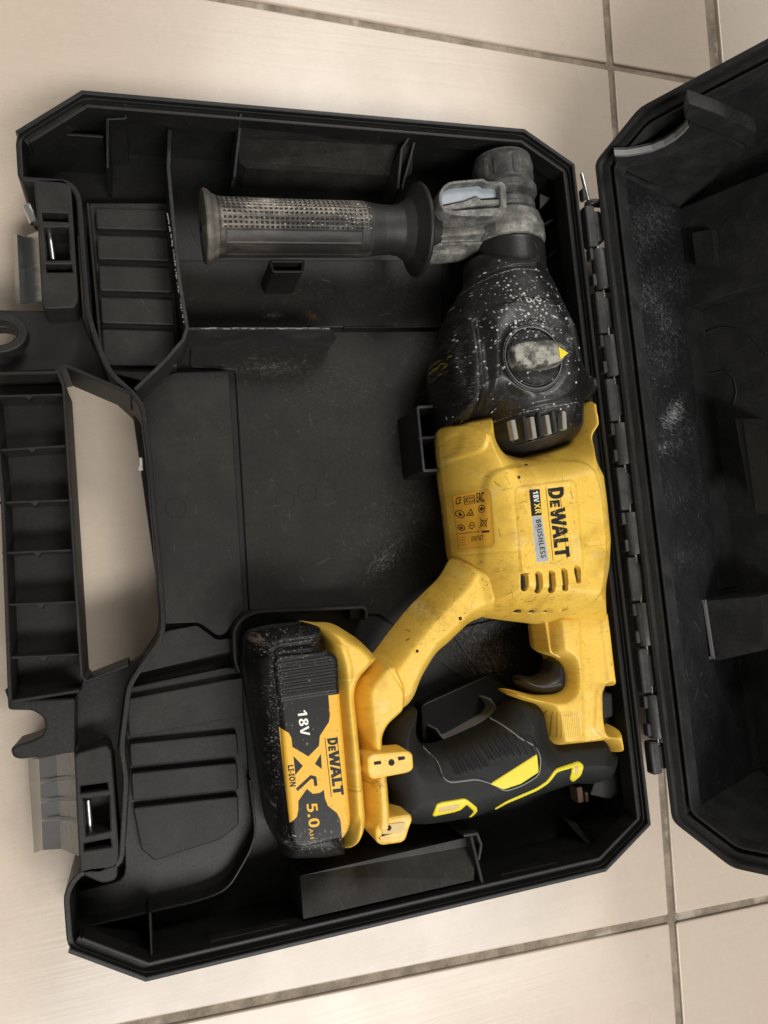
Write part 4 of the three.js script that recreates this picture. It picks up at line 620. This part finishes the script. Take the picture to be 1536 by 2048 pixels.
// worn bare patch
// --- front strut to the battery foot
const strutPts = [[918, 1108], [990, 1130], [1010, 1190], [980, 1236], [950, 1246], [905, 1290], [880, 1310], [850, 1360], [836, 1400], [815, 1425], [760, 1425], [740, 1330], [757, 1310], [790, 1265], [832, 1213], [895, 1152]];
add('front_strut', pillow(rp(strutPts, 58, 5), { mid: MID, top: 70, bottom: 28, R: 10, p: 1.35, res: 0.6, ops: [along(poly([[832, 1196], [915, 1140], [985, 1140]], 70), 0.9, 5, 6), inside(rp([[960, 1120], [1010, 1120], [1030, 1200], [990, 1236]], 72, 4), 4, 8), (x, z, y) => y] }), M.yellow, drill, { uv: Y });
{ const strut = drill.children[drill.children.length - 1]; for (const [x, y, q] of [[919, 1237, 0.9], [833, 1302, 0.8]]) add('screw_hole', surfaceScrew(strut, x, y, 69, q), M.slot, strut); }
// --- rear strut with the trigger guard
const rearPts = [[1092, 1225], [1206, 1215], [1212, 1260], [1221, 1340], [1224, 1362], [1222, 1376], [1203, 1372], [1197, 1382], [1198, 1430], [1204, 1462], [1232, 1448], [1240, 1495], [1234, 1507], [1222, 1506], [1214, 1482], [1112, 1493], [1100, 1482], [1090, 1425], [1082, 1412], [1045, 1402], [1028, 1392], [1026, 1382], [1040, 1384], [1075, 1392], [1118, 1388], [1130, 1372], [1132, 1345], [1124, 1318], [1100, 1308], [1096, 1270]];
const rear = add('rear_strut', pillow(rp(rearPts, 58, 3), { mid: MID, top: 68, bottom: 28, R: 4.5, p: 1.8, res: 0.6, ops: [inside(rp([[1160, 1230], [1200, 1225], [1218, 1370], [1195, 1372], [1190, 1460], [1215, 1480], [1170, 1480]], 68, 2), -1.2, 3), along(poly([[1118, 1232], [1128, 1300], [1140, 1340], [1138, 1392]], 68), -0.7, 1.4, 1.6)] }), M.yellow, drill, { uv: Y });
add('rear_inlay', [panelAt([[1090, 1240], [1118, 1238], [1124, 1318], [1100, 1306]], 40, 58)], M.yellow, drill, { uv: Y });
function panelAt(pts, y0, y1, r = 1.5, b = 0.8) { return ext(rp(pts, y1, r, 3), y0, y1, b); }
add('trigger', pillow(rp([[1104, 1316], [1122, 1322], [1130, 1345], [1130, 1372], [1120, 1388], [1085, 1391], [1058, 1384], [1040, 1372], [1032, 1356], [1046, 1350], [1070, 1356], [1094, 1345], [1098, 1325]], 52, 4), { mid: MID, top: 60, bottom: 36, R: 8, p: 2, res: 0.6 }), M.gear, drill, { uv: K });
add('reverse_switch', [panelAt([[1200, 1388], [1226, 1386], [1228, 1434], [1208, 1438]], 30, 62, 2, 1.6)], M.rubber, drill);
add('reverse_switch', [panelAt([[1196, 1376], [1210, 1374], [1212, 1450], [1200, 1452]], 30, 52, 1, 0.4)], M.slot, drill);
// --- rubber main grip
const gripPts = [[842, 1412], [836, 1470], [850, 1494], [880, 1494], [920, 1480], [985, 1450], [1010, 1430], [1030, 1396], [1070, 1404], [1092, 1420], [1104, 1484], [1215, 1476], [1226, 1500], [1240, 1506], [1238, 1536], [1224, 1562], [1190, 1574], [1156, 1570], [1100, 1589], [1002, 1621], [946, 1641], [857, 1655], [790, 1650], [772, 1560], [768, 1478], [784, 1450], [815, 1426]];
const gripOut = rp(gripPts, 56, 5);
const band = [[857, 1499], [876, 1520], [882, 1552], [896, 1563], [950, 1556], [985, 1568], [1005, 1580], [1030, 1572], [1072, 1548], [1076, 1512], [1066, 1490], [1040, 1478], [1004, 1444]];
const pads = [];
for (let k = 0; k < 13; k++) { const t = k / 12, x = lerp(899, 1058, t), y = lerp(1503, 1483, t) - 18 * Math.sin(t * 2.6) * (t > 0.4 ? 1 : 0.4); pads.push([[x, y], [x + 10 + 5 * t, y + 24 + 6 * Math.sin(t * 3)], [x + 16 + 2 * t, y + 44 - 12 * t]]); }
const grip = add('main_grip', pillow(gripOut, { mid: MID, top: 66, bottom: 30, R: 17, p: 2.1, res: 0.6, ops: [
  inside(rounded(poly(band, 66), 3, false, 4), 0.9, 1.2), ...pads.map((l) => along(poly(l, 66), 0.9, 1.5, 1.3)),
  along(rounded(poly(band.slice(0, 11), 66), 3, true, 4), 0.5, 1.0, 0.9)] }), M.rubber, drill);
// inlaid trims lie on the rounded grip: follow its surface
const gripF = sdf(gripOut), gripY = (x, z) => { const t = clamp(gripF(x, z) / 17, 0, 1); return MID + 18 * Math.pow(Math.max(0, 1 - Math.pow(1 - t, 2.1)), 1 / 2.1); };
function inlay(outline, lift, thick) {                           // thin piece lying on the grip
  const g = pillow(outline, { mid: 0, top: thick, bottom: -0.4, R: 0.5, p: 2, res: 0.45 }), p = g.attributes.position;
  for (let i = 0; i < p.count; i++) p.setY(i, p.getY(i) + gripY(p.getX(i), p.getZ(i)) + lift);
  g.computeVertexNormals(); return g;
}
const stroke = (line, w) => { const a = [], b = []; line.forEach((p, i) => { const q = line[Math.max(0, i - 1)], r = line[Math.min(line.length - 1, i + 1)], n1 = i ? nrm(q, p, 1) : nrm(p, r, 1), n2 = i < line.length - 1 ? nrm(p, r, 1) : n1, k = Math.max(0.5, 1 + n1[0] * n2[0] + n1[1] * n2[1]), ox = (n1[0] + n2[0]) / k * w / 2, oz = (n1[1] + n2[1]) / k * w / 2; a.push([p[0] + ox, p[1] + oz]); b.unshift([p[0] - ox, p[1] - oz]); }); return [...a, ...b]; };
add('grip_trim', [inlay(stroke(rounded(poly([[857, 1499], [876, 1520], [882, 1552], [896, 1563], [950, 1556], [982, 1566], [1006, 1581], [1040, 1570], [1074, 1548], [1077, 1512], [1066, 1490], [1040, 1478], [1004, 1444]], 64), 3, true, 4), 0.8), 0.75, 0.4)], M.trim, grip, { label: 'pale grey outline of the ribbed grip zone' });
add('grip_badge', [inlay(rp([[977, 1567], [1073, 1506], [1076, 1544], [1040, 1568], [1006, 1579]], 66, 1), 0.6, 0.7)], M.lime, grip, { label: 'bright yellow wedge below the ribbed grip zone' });
add('grip_inlay', [inlay(stroke(rounded(poly([[996, 1622], [1012, 1606], [1070, 1578], [1090, 1562], [1104, 1538], [1140, 1528], [1152, 1524]], 62), 2, true), 2.1), 0.1, 0.8), inlay(rp([[1136, 1526], [1152, 1520], [1160, 1526], [1158, 1552], [1148, 1566], [1136, 1556]], 62, 1.2), 0.1, 0.8)], M.lime, grip);
add('grip_inlay', [inlay(rp([[1140, 1530], [1149, 1527], [1150, 1548], [1143, 1550]], 62, 1), 0.8, 0.3)], M.pale, grip);
add('grip_inlay', [inlay(rp([[862, 1628], [867, 1604], [876, 1600], [922, 1592], [930, 1596], [950, 1612], [954, 1622], [948, 1640], [942, 1638], [946, 1622], [928, 1606], [918, 1618], [908, 1622], [866, 1632]], 62, 0.8), 0.1, 0.8)], M.lime, grip);
add('grip_inlay', [inlay(rp([[872, 1610], [912, 1602], [914, 1610], [906, 1616], [872, 1622]], 62, 1), 0.8, 0.3)], M.pale, grip);

// --- battery foot
const footPts = [[757, 1312], [790, 1310], [818, 1370], [814, 1424], [778, 1456], [770, 1478], [776, 1500], [782, 1560], [788, 1632], [790, 1668], [748, 1676], [728, 1660], [732, 1620], [726, 1530], [716, 1440], [711, 1386], [718, 1358]];
const foot = add('battery_foot', pillow(rp(footPts, 66, 4), { mid: MID, top: 75, bottom: 24, R: 6, p: 1.6, res: 0.6, ops: [along(poly([[756, 1316], [782, 1340], [808, 1380], [814, 1420]], 75), -0.6, 1.0)] }), M.yellow, drill, { uv: Y });
const lug = (pts, h) => { const o = rp(pts, h, 2.4, 4); return o; };
add('hook_lug', [ext(lug([[734, 1516], [744, 1508], [816, 1502], [826, 1508], [828, 1538], [818, 1546], [744, 1560], [736, 1548]], 78), 60, 78, 1.2)], M.yellow, foot, { uv: Y });
add('lug_hole', [panelAt([[748, 1524], [762, 1522], [763, 1528], [749, 1530]], 77, 78.3, 0.2, 0.1), panelAt([[796, 1514], [810, 1513], [810, 1519], [797, 1521]], 77, 78.3, 0.2, 0.1), screw(783, 1525, 78.1, 1.5)], M.slot, foot);
{
  const o = rp([[750, 1658], [764, 1640], [790, 1632], [822, 1628], [826, 1640], [818, 1660], [814, 1676], [806, 1686], [764, 1692], [752, 1684]], 74, 2.5, 4);
  add('hook_lug', [ext(o, 50, 74, 1.4, [rp([[764, 1670], [808, 1662], [806, 1676], [768, 1682]], 74, 1).reverse()])], M.yellow, foot, { uv: Y });
  add('hook_lug', [panelAt([[764, 1656], [776, 1648], [812, 1644], [808, 1664], [764, 1670]], 56, 74.6, 1.5, 0.4)], M.pale, foot, { label: 'pale worn inside of the lower hook lug', uv: 'box' });
  add('lug_hole', [screw(778, 1656, 74.7, 1.2)], M.slot, foot);
}
// --- battery pack
const B = new Plan(...(() => { const a = at(470, 1220, 60), b = at(770, 1740, 60); return [a[0] - 6, a[1] - 6, b[0] - a[0] + 14, b[1] - a[1] + 16]; })(), 12, 'rgb(19,18,18)');
{
  const H = 83, r = rng(123), yel = 'rgb(236,182,62)', blk = '#0f0e0c';
  B.shape([[548, 1320], [553, 1307], [661, 1302], [678, 1316], [681, 1390], [558, 1408]], H, 'rgb(19,18,18)');
  // yellow right field and lower-left field on the black label
  B.shape([[657, 1391], [681, 1388], [704, 1644], [686, 1690], [681, 1640], [674, 1626], [656, 1612], [650, 1596], [648, 1580], [640, 1586], [626, 1588], [614, 1578], [597, 1602], [597, 1620], [594, 1634], [580, 1648], [560, 1456], [578, 1466], [583, 1476], [585, 1494], [617, 1513], [638, 1492], [640, 1472], [658, 1444], [660, 1432]], H, yel);
  // the two letters of the mark, black counters cut out of the field
  B.shape([[587, 1512], [606, 1532], [591, 1550]], H, blk); B.shape([[630, 1528], [642, 1508], [644, 1538]], H, blk);
  B.line([[594, 1580], [622, 1554], [630, 1556], [632, 1572]], H, blk, 1.5); 
  B.text('18V', 595, 1420, 602, 1473, H, 19, '#f3f0e6', 'bold'); B.text('5.0', 613, 1607, 619, 1657, H, 22, 'rgb(238,180,40)', 'bold'); B.text('AH', 617, 1658, 621, 1680, H, 9, 'rgb(238,180,40)', 'normal');
  B.text('LI-ION', 576, 1530, 581, 1575, H, 11, blk, 'bold', 'sans-serif', 4);
  B.text('D', 655, 1476, 657, 1492, H, 20, blk, 'bold', 'sans-serif', 7); B.text('E', 657, 1492, 658, 1503, H, 14, blk, 'bold', 'sans-serif', 7); B.text('WALT', 658, 1504, 668, 1591, H, 20, blk, 'bold', 'sans-serif', 7);
  B.line([[650, 1476], [663, 1594]], H, blk, 0.32); B.line([[674, 1473], [687, 1590]], H, blk, 0.32);
  for (let k = 0; k < 60; k++) { const c = B.local(520 + (r() + r() - 1) * 16, 1282 + (r() + r() - 1) * 16, 78); c.fillStyle = `rgba(168,140,124,${0.1 + r() * 0.3})`; c.beginPath(); c.ellipse(0, 0, 1 + r() * 4, 0.6 + r() * 2.5, r() * 6, 0, 6.3); c.fill(); }
  for (let k = 0; k < 3200; k++) {                                // cement dust caught on the edges, scratches
    let q; const e = r(), [x, y] = e < 0.4 ? [540 + r() * 24 + r() * 60 * (r() < 0.2), 1300 + r() * 400] : e < 0.6 ? [570 + r() * 130, 1660 + r() * 50] : e < 0.75 ? [500 + r() * 160, 1255 + r() * 60] : [490 + r() * 200, 1250 + r() * 460];
    const c = B.local(x, y, H), s = 0.35 + r() * r() * r() * 3.4; c.fillStyle = `rgba(${(q = 150 + r() * 50) | 0},${q - 3 | 0},${q - 12 | 0},${0.1 + r() * 0.5})`; c.beginPath(); c.ellipse(0, 0, s, s * (0.4 + r() * 0.5), r() * 6, 0, 6.3); c.fill();
  }
}
{ const r = rng(135); for (let q = 0; q < 130; q++) { const c = B.local(555 + r() * 140, 1310 + r() * 370, 83); c.strokeStyle = r() < 0.6 ? `rgba(190,184,170,${0.12 + r() * 0.35})` : `rgba(30,24,14,${0.2 + r() * 0.4})`; c.lineWidth = 0.35 + r() * 0.7; const an = r() * 6.3, l = 2 + r() * r() * 26; c.beginPath(); c.moveTo(0, 0); c.lineTo(Math.cos(an) * l, Math.sin(an) * l); c.stroke(); } smear(B, 690, 1660, 83, 16, 30, 0.3, 200, 0.3, [190, 150, 110]); smear(B, 560, 1420, 83, 10, 90, 0.1, 400, 0.16); smear(B, 610, 1690, 83, 70, 10, -0.2, 500, 0.35); smear(B, 530, 1400, 76, 14, 110, 0.1, 700, 0.14); smear(B, 580, 1275, 78, 80, 12, -0.15, 500, 0.25); }
M.label = new THREE.MeshPhysicalMaterial({ map: B.tex(), specularIntensity: 0.6, roughness: 0.46 });
const packPts = [[484, 1330], [487, 1290], [500, 1266], [553, 1251], [600, 1241], [640, 1247], [672, 1247], [723, 1279], [757, 1313], [750, 1326], [718, 1360], [711, 1386], [722, 1491], [733, 1630], [730, 1660], [718, 1684], [689, 1706], [640, 1716], [566, 1722], [552, 1694], [520, 1500]];
const pack = new THREE.Group(); pack.name = 'battery_pack'; drill.add(pack);
const packBase = [[500, 1338], [502, 1290], [512, 1268], [556, 1256], [640, 1248], [646, 1300], [660, 1320], [690, 1690], [689, 1706], [640, 1714], [570, 1716], [556, 1690], [528, 1500]];
add('battery_case', pillow(rp(packBase, 66, 4), { mid: 60, top: 81, bottom: 10, R: 11, p: 2.2, res: 0.6, ops: [along(poly([[505, 1296], [560, 1276], [646, 1262]], 78), 1.8, 3.5, 2.5), along(poly([[520, 1310], [560, 1292], [650, 1282]], 78), -2, 3, 2), inside(rp([[500, 1262], [532, 1262], [536, 1296], [506, 1300]], 76, 2), 1.6, 3)] }), M.label, pack, { uv: B });
add('battery_case', [ext(rounded(inset(poly(packBase, 60), 0.8), 4, false, 3), 10, 58, 1.2), ...Array.from({ length: 5 }, (_, k) => ext(rounded(inset(poly(packBase, 60), -0.2), 4, false, 3), 16 + k * 7, 18.6 + k * 7, 0.6))], M.rubber, pack);
const collarPts = [[598, 1241], [640, 1247], [672, 1246], [723, 1278], [757, 1313], [750, 1326], [718, 1360], [711, 1386], [722, 1491], [734, 1632], [730, 1660], [718, 1684], [689, 1706], [687, 1690], [676, 1500], [660, 1330], [646, 1290], [636, 1256]];
add('battery_collar', pillow(rp(collarPts, 66, 4), { mid: 54, top: 79, bottom: 14, R: 6.5, p: 1.7, res: 0.6, ops: [along(poly([[652, 1272], [690, 1295], [700, 1330], [722, 1630], [712, 1670], [690, 1692]], 79), -0.7, 1.6, 1.6)] }), M.yellow, pack, { uv: Y });
add('battery_label', pillow(rp([[546, 1328], [552, 1308], [661, 1301], [679, 1314], [682, 1390], [704, 1640], [702, 1660], [688, 1682], [600, 1700], [582, 1686], [558, 1420]], 83, 4), { mid: 79, top: 83.2, bottom: 76, R: 2.4, p: 2, res: 0.5, ops: [inside(rp([[556, 1400], [680, 1382], [702, 1655], [686, 1678], [602, 1692], [586, 1680]], 83, 3), -0.5, 1), ...Array.from({ length: 6 }, (_, k) => along(poly([[560 + k * 1.2, 1322 + k * 12.5], [672 + k * 0.7, 1306 + k * 12.5]], 83), -0.9, 1.3, 1.2))] }), M.label, pack, { uv: B });

// --- gear housing and mode selector
const gearPts = [[945, 508], [1000, 490], [1090, 488], [1097, 535], [1114, 582], [1126, 625], [1141, 662], [1153, 722], [1158, 746], [1180, 754], [1188, 798], [1160, 812], [1158, 866], [1146, 884], [1098, 900], [1040, 914], [1000, 905], [986, 886], [980, 840], [892, 856], [881, 790], [878, 720], [884, 688], [897, 645], [914, 606], [934, 574], [947, 552]];
const gearOut = rp(gearPts, 58, 5);
const zA = at(1040, 495, 60)[1], zB = at(1040, 690, 60)[1];
const gear = add('gear_housing', pillow(gearOut, { mid: MID, top: 85, bottom: 12, R: 25, p: 2.05, res: 0.6, scale: (x, z) => lerp(0.62, 1, smooth(zA - 4, zB, z)), ops: [
  along(poly([[948, 560], [1000, 538], [1096, 532]], 70), -1.2, 1.2, 1.2),
  inside(rp([[972, 620], [1040, 598], [1108, 604], [1140, 690], [1152, 780], [1100, 806], [990, 826], [966, 770], [960, 690]], 80, 5), 1.7, 2.4), along(poly([[906, 640], [900, 720], [912, 800]], 66), 1.6, 4, 3), inside(rp([[1118, 640], [1136, 660], [1152, 730], [1138, 735]], 72, 2), 1.5, 1.5),
  along(poly([[932, 640], [938, 700], [944, 770], [946, 838]], 74), 3.2, 7, 6), along(poly([[962, 650], [962, 700], [966, 780], [970, 840]], 78), -3.5, 6, 5),
  inside(rp([[970, 740], [990, 736], [992, 756], [974, 760]], 80, 1), -0.9, 0.8), 
  inside(rp([[1156, 746], [1184, 752], [1190, 800], [1160, 806]], 70, 1), -3, 2),
  inside(rp([[985, 832], [1155, 806], [1158, 862], [1144, 880], [1096, 896], [1040, 910], [1002, 900], [990, 882]], 84, 3), 0.8, 1.2),
  inside(rp([[1016, 842], [1135, 818], [1138, 856], [1048, 882], [1026, 872]], 86, 2), -4.5, 1.2),
  (x, z, y) => { const c = at(1066, 716, 86), d = Math.hypot(x - c[0], z - c[1]); return lerp(y, 85.4, 1 - smooth(17, 21, d)); },
] }), M.gear, drill, { uv: K });
{ const c = at(902, 835, 58); add('seal_tab', box(c[0], 58, c[1], 6, 2, 2.2, 0.5, 0.2), M.cream, gear, { label: 'small pale tab at the joint of the gear housing' }); }
for (const l of [[[1048, 834], [1054, 882]], [[1078, 828], [1084, 872]], [[1106, 823], [1112, 864]]]) add('vent_bar', [rib(poly(l, 85), 2.6, 79, 85.4)], M.gear, gear, { uv: K });
for (const l of [[[1026, 840], [1033, 878]], [[1064, 834], [1070, 876]], [[1094, 830], [1100, 868]], [[1128, 822], [1130, 858]]]) add('vent_baffle', [rib(poly(l, 83), 3.4, 79, 83.2)], M.cream, gear, { label: 'pale dusty baffle behind the air slots' });
{
  const c = at(1066, 716, 86), R1 = 17.2;
  add('selector_rim', [new THREE.TorusGeometry(R1, 0.9, 10, 64).rotateX(Math.PI / 2).translate(c[0], 86, c[1])], M.gear, gear, { uv: K });
  add('selector_rim', [new THREE.TorusGeometry(R1 - 0.9, 0.28, 6, 72).rotateX(Math.PI / 2).translate(c[0], 86.75, c[1])], M.trim, gear, { label: 'pale ring for dust and painted highlight on the selector rim' });  // thin ring stands for dust and for the glossy rim's highlight
  add('selector_rim', [new THREE.TorusGeometry(R1 - 2.6, 0.45, 8, 64).rotateX(Math.PI / 2).translate(c[0], 86.2, c[1])], M.gear, gear, { uv: K });
  const knob = add('selector_knob', [new THREE.CylinderGeometry(R1 - 3.2, R1 - 2.8, 4, 56).translate(c[0], 85, c[1])], M.gear, gear, { uv: K });
  add('selector_handle', [pillow(rp([[1020, 694], [1032, 682], [1110, 676], [1132, 690], [1136, 708], [1126, 728], [1100, 736], [1036, 738], [1024, 726]], 92, 3), { mid: 88, top: 94, bottom: 84, R: 3, p: 2, res: 0.5 })], plastic(251, 40, 40, 37, 0.7, 4500, { roughness: 0.6 }, 0.95), gear, { per: 60, label: 'selector bar caked with pale cement' });
  add('selector_arrow', [panelAt([[1117, 693], [1137, 706], [1121, 719]], 93.6, 94.6, 0.4, 0.2)], M.lime, gear, { label: 'small yellow triangle on the selector bar' });
}
// --- nose: collar, side-handle clamp, chuck
const axisAt = (px, py) => { const p = at(px, py, MID + 2); return [p[0], MID + 2, p[1]]; };
const N0 = axisAt(1022, 540), N1 = axisAt(1003, 322);
const axLen = Math.hypot(N1[0] - N0[0], N1[2] - N0[2]);
add('nose_collar', turned(N0, N1, [[-6, 19.5], [0, 20.2], [1, 20.2], [12, 20.2], [13.4, 19.2], [13.5, 2]], { nPhi: 72 }), M.gear, drill, { uv: K });
const chuck = new THREE.Group(); chuck.name = 'chuck'; chuck.userData.label = 'tool chuck whitened with cement dust'; drill.add(chuck);
M.sleeve = plastic(291, 32, 33, 34, 0.36, 3600, { roughness: 0.42 }, 0.5);
add('chuck_ring', turned(N0, N1, [[24, 15], [32, 15], [33, 16.2], [34.5, 16.8], [36.5, 16.8], [38, 16.2], [38.6, 14.6], [40, 14.4]], { nPhi: 72, steps: 0.6 }), M.sleeve, chuck, { per: 90 });
add('chuck_sleeve', turned(N0, N1, [[39.6, 14], [40.4, 15.4], [41.6, 17.6], [43, 18.4], [46, 18.5], [48, 17.4], [49.5, 17.2], [axLen - 6, 17.4], [axLen - 4, 17.2], [axLen - 1.4, 16.2], [axLen, 14], [axLen + 0.2, 10], [axLen - 3, 9.6], [axLen - 3, 0.5]], { nPhi: 144, steps: 0.6, bump: (u, ph) => (u > 49.5 && u < axLen - 4 ? -0.7 * smooth(0.55, 0.8, Math.cos(ph * 7)) * smooth(49.5, 51, u) * smooth(axLen - 4, axLen - 6, u) : 0) }), M.sleeve, chuck, { per: 90 });
add('chuck_edge', turned(N0, N1, [[axLen - 1.2, 16], [axLen - 0.9, 16.45], [axLen - 0.2, 15.9], [axLen + 0.1, 14.4]], { nPhi: 72, steps: 0.4 }), M.grey, chuck, { per: 60, label: 'scuffed pale front edge of the chuck' });
const cl0 = axisAt(870, 462), h0 = axisAt(404, 454);
const clamp1 = add('handle_clamp', [turned(N0, N1, [[13.2, 17], [13.6, 20.2], [16, 21], [24, 20.6], [27, 19.4], [30, 18.6], [30.4, 15]], { nPhi: 72 })], M.dustyMetal, drill, { per: 90 });
add('clamp_arm', [pillow(rp([[862, 408], [880, 440], [1000, 438], [1010, 478], [945, 502], [935, 506], [862, 512], [850, 470]], 56, 4), { mid: 46, top: 60, bottom: 34, R: 12, p: 2.1, res: 0.7, ops: [along(poly([[870, 482], [940, 478], [1010, 468]], 58), -2.6, 2.2, 1.2), along(poly([[866, 496], [935, 492]], 58), -2.6, 2.2, 1.2)] })], M.dustyMetal, clamp1, { per: 90 });
{
  const fr = rp([[876, 390], [886, 372], [900, 364], [966, 358], [972, 364], [1002, 364], [1011, 372], [1013, 424], [1004, 434], [920, 434], [890, 428], [878, 410]], 70, 2.5, 4), op = rp([[882, 394], [890, 377], [902, 370], [964, 364], [970, 369], [998, 370], [1001, 416], [905, 422], [886, 416]], 70, 2, 4);
  add('depth_stop_frame', [ext(fr, 52, 71, 0.7, [op.slice().reverse()])], M.dustyMetal, clamp1, { per: 70 });
  add('depth_stop_plate', [ext(op, 50, 66, 0.4)], M.palePlate, clamp1, { per: 120, label: 'smooth pale blue-grey plate in the depth stop clamp' });
  add('depth_stop_plate', [panelAt([[886, 412], [930, 402], [946, 396], [956, 392], [962, 400], [1000, 398], [1000, 408], [950, 412], [888, 422]], 62, 69, 0.5, 0.4)], M.dustyMetal, clamp1, { per: 70 });
  add('depth_stop_groove', [rib(poly([[884, 410], [930, 401], [954, 392], [964, 397], [998, 394]], 67.5), 1.5, 62, 66.6)], M.slot, clamp1);
}
// --- side handle
{
  const r = rng(61), n1 = (u, v) => nA(u + 0.11, v + 0.87), n2 = (u, v) => nB(u + 0.4, v + 0.12), len = Math.hypot(cl0[0] - h0[0], cl0[2] - h0[2]);
  const cells = (u, ph) => { const a = Math.abs(((u / 2.5) % 1 + 1) % 1 - 0.5) * 2, b = Math.abs(((ph * 14.4 / 2.3) % 1 + 1) % 1 - 0.5) * 2; return [a, b]; };
  const inKnurl = (u, ph) => { const q = ((ph + Math.PI) % (2 * Math.PI)) - Math.PI; return smooth(9, 10, u) * (1 - smooth(82, 83, u)) * (q < 0.42 ? 1 : 0) * (q > -2.4 ? 1 : 0); };
  const dir = 1;
  const w = 1024, hgt = 1024, map = texture(hgt, (uu, vv) => {
    const ph = uu * Math.PI * 2, u = vv * len, [a, b] = cells(u, ph), kn = inKnurl(u, ph), dust = n1(uu * 2, vv) , grit = n2(uu * 3, vv * 2);
    let k = 0.05 + 0.42 * smooth(0.4, 0.75, dust) * grit + 0.22 * smooth(60, 0, u) * grit;
    if (kn > 0.5) k = Math.max(a, b) > 0.56 ? k * 0.7 + 0.16 + 0.55 * smooth(0.35, 0.7, dust) * (0.25 + grit) : 0.03;
    if (u > 86) k *= 0.3;
    if (u < 8) k += 0.22;
    k += (nC(uu * 5, vv * 9) - 0.5) * 0.16;
    k = clamp(k, 0, 1);
    return [lerp(27, 172, k), lerp(26, 162, k), lerp(25, 148, k)];
  });
  for (let k = 0; k < 55; k++) { const c = r() < 0.6 ? 0.6 : 0.12 + r() * 0.4, i = (((r() * 0.18 + 0.88) % 1) * w) | 0, j = ((c + (r() - 0.5) * 0.12) * hgt) | 0, d = map.image.data; for (let q = 0; q < 5; q++) for (let s = 0; s < 2 + r() * 5; s++) { const o = ((clamp(j + q, 0, hgt - 1)) * w + ((i + s) % w)) * 4; d[o] = 204; d[o + 1] = 200; d[o + 2] = 188; } }
  M.handle = new THREE.MeshStandardMaterial({ map, roughness: 0.55, bumpMap: grainTex, bumpScale: 0.00015 });
  const rings = [[-0.5, 3], [0, 12], [0.4, 18.2], [1.6, 18.8], [3.2, 18.2], [5, 16.4], [7.5, 15.3], [10, 14.9], [40, 14.7], [83, 14.6], [84, 14.4], [92, 13.2], [98, 13], [103, 13.8], [108, 17], [111, 22], [112.4, 24.8], [113.6, 25.2], [114.6, 24.4], [115, 18], [117, 13], [124, 11.5], [126, 2]];
  const scaleU = (len) / 124;
  add('side_handle', turned(h0, cl0, rings.map(([u, q]) => [u * scaleU, q]), { nPhi: 220, steps: 0.45, bump: (u, ph) => { const k = inKnurl(u, ph); const [a, b] = cells(u, ph); const q = ((ph + Math.PI) % (2 * Math.PI)) - Math.PI; let o = k * -0.8 * (1 - smooth(0.5, 0.68, Math.max(a, b))); if (q > 0.46 && q < 1.5 && u > 10 && u < 82) o -= 0.5 * smooth(0.46, 0.5, q) * smooth(10, 11, u) * smooth(82, 81, u) * (Math.abs(q - 0.95) < 0.03 ? 0.3 : 1); return o; } }), M.handle, drill, { uv: null, label: 'auxiliary side handle with knurled grip full of pale dust' });
}

// ------------------------------------------------------------------ draw
const renderer = new THREE.WebGLRenderer({ antialias: true });
renderer.shadowMap.enabled = true;
renderer.toneMapping = THREE.LinearToneMapping;
renderer.toneMappingExposure = EXPOSURE;
renderer.setSize(768, 1024);
renderer.render(scene, camera);
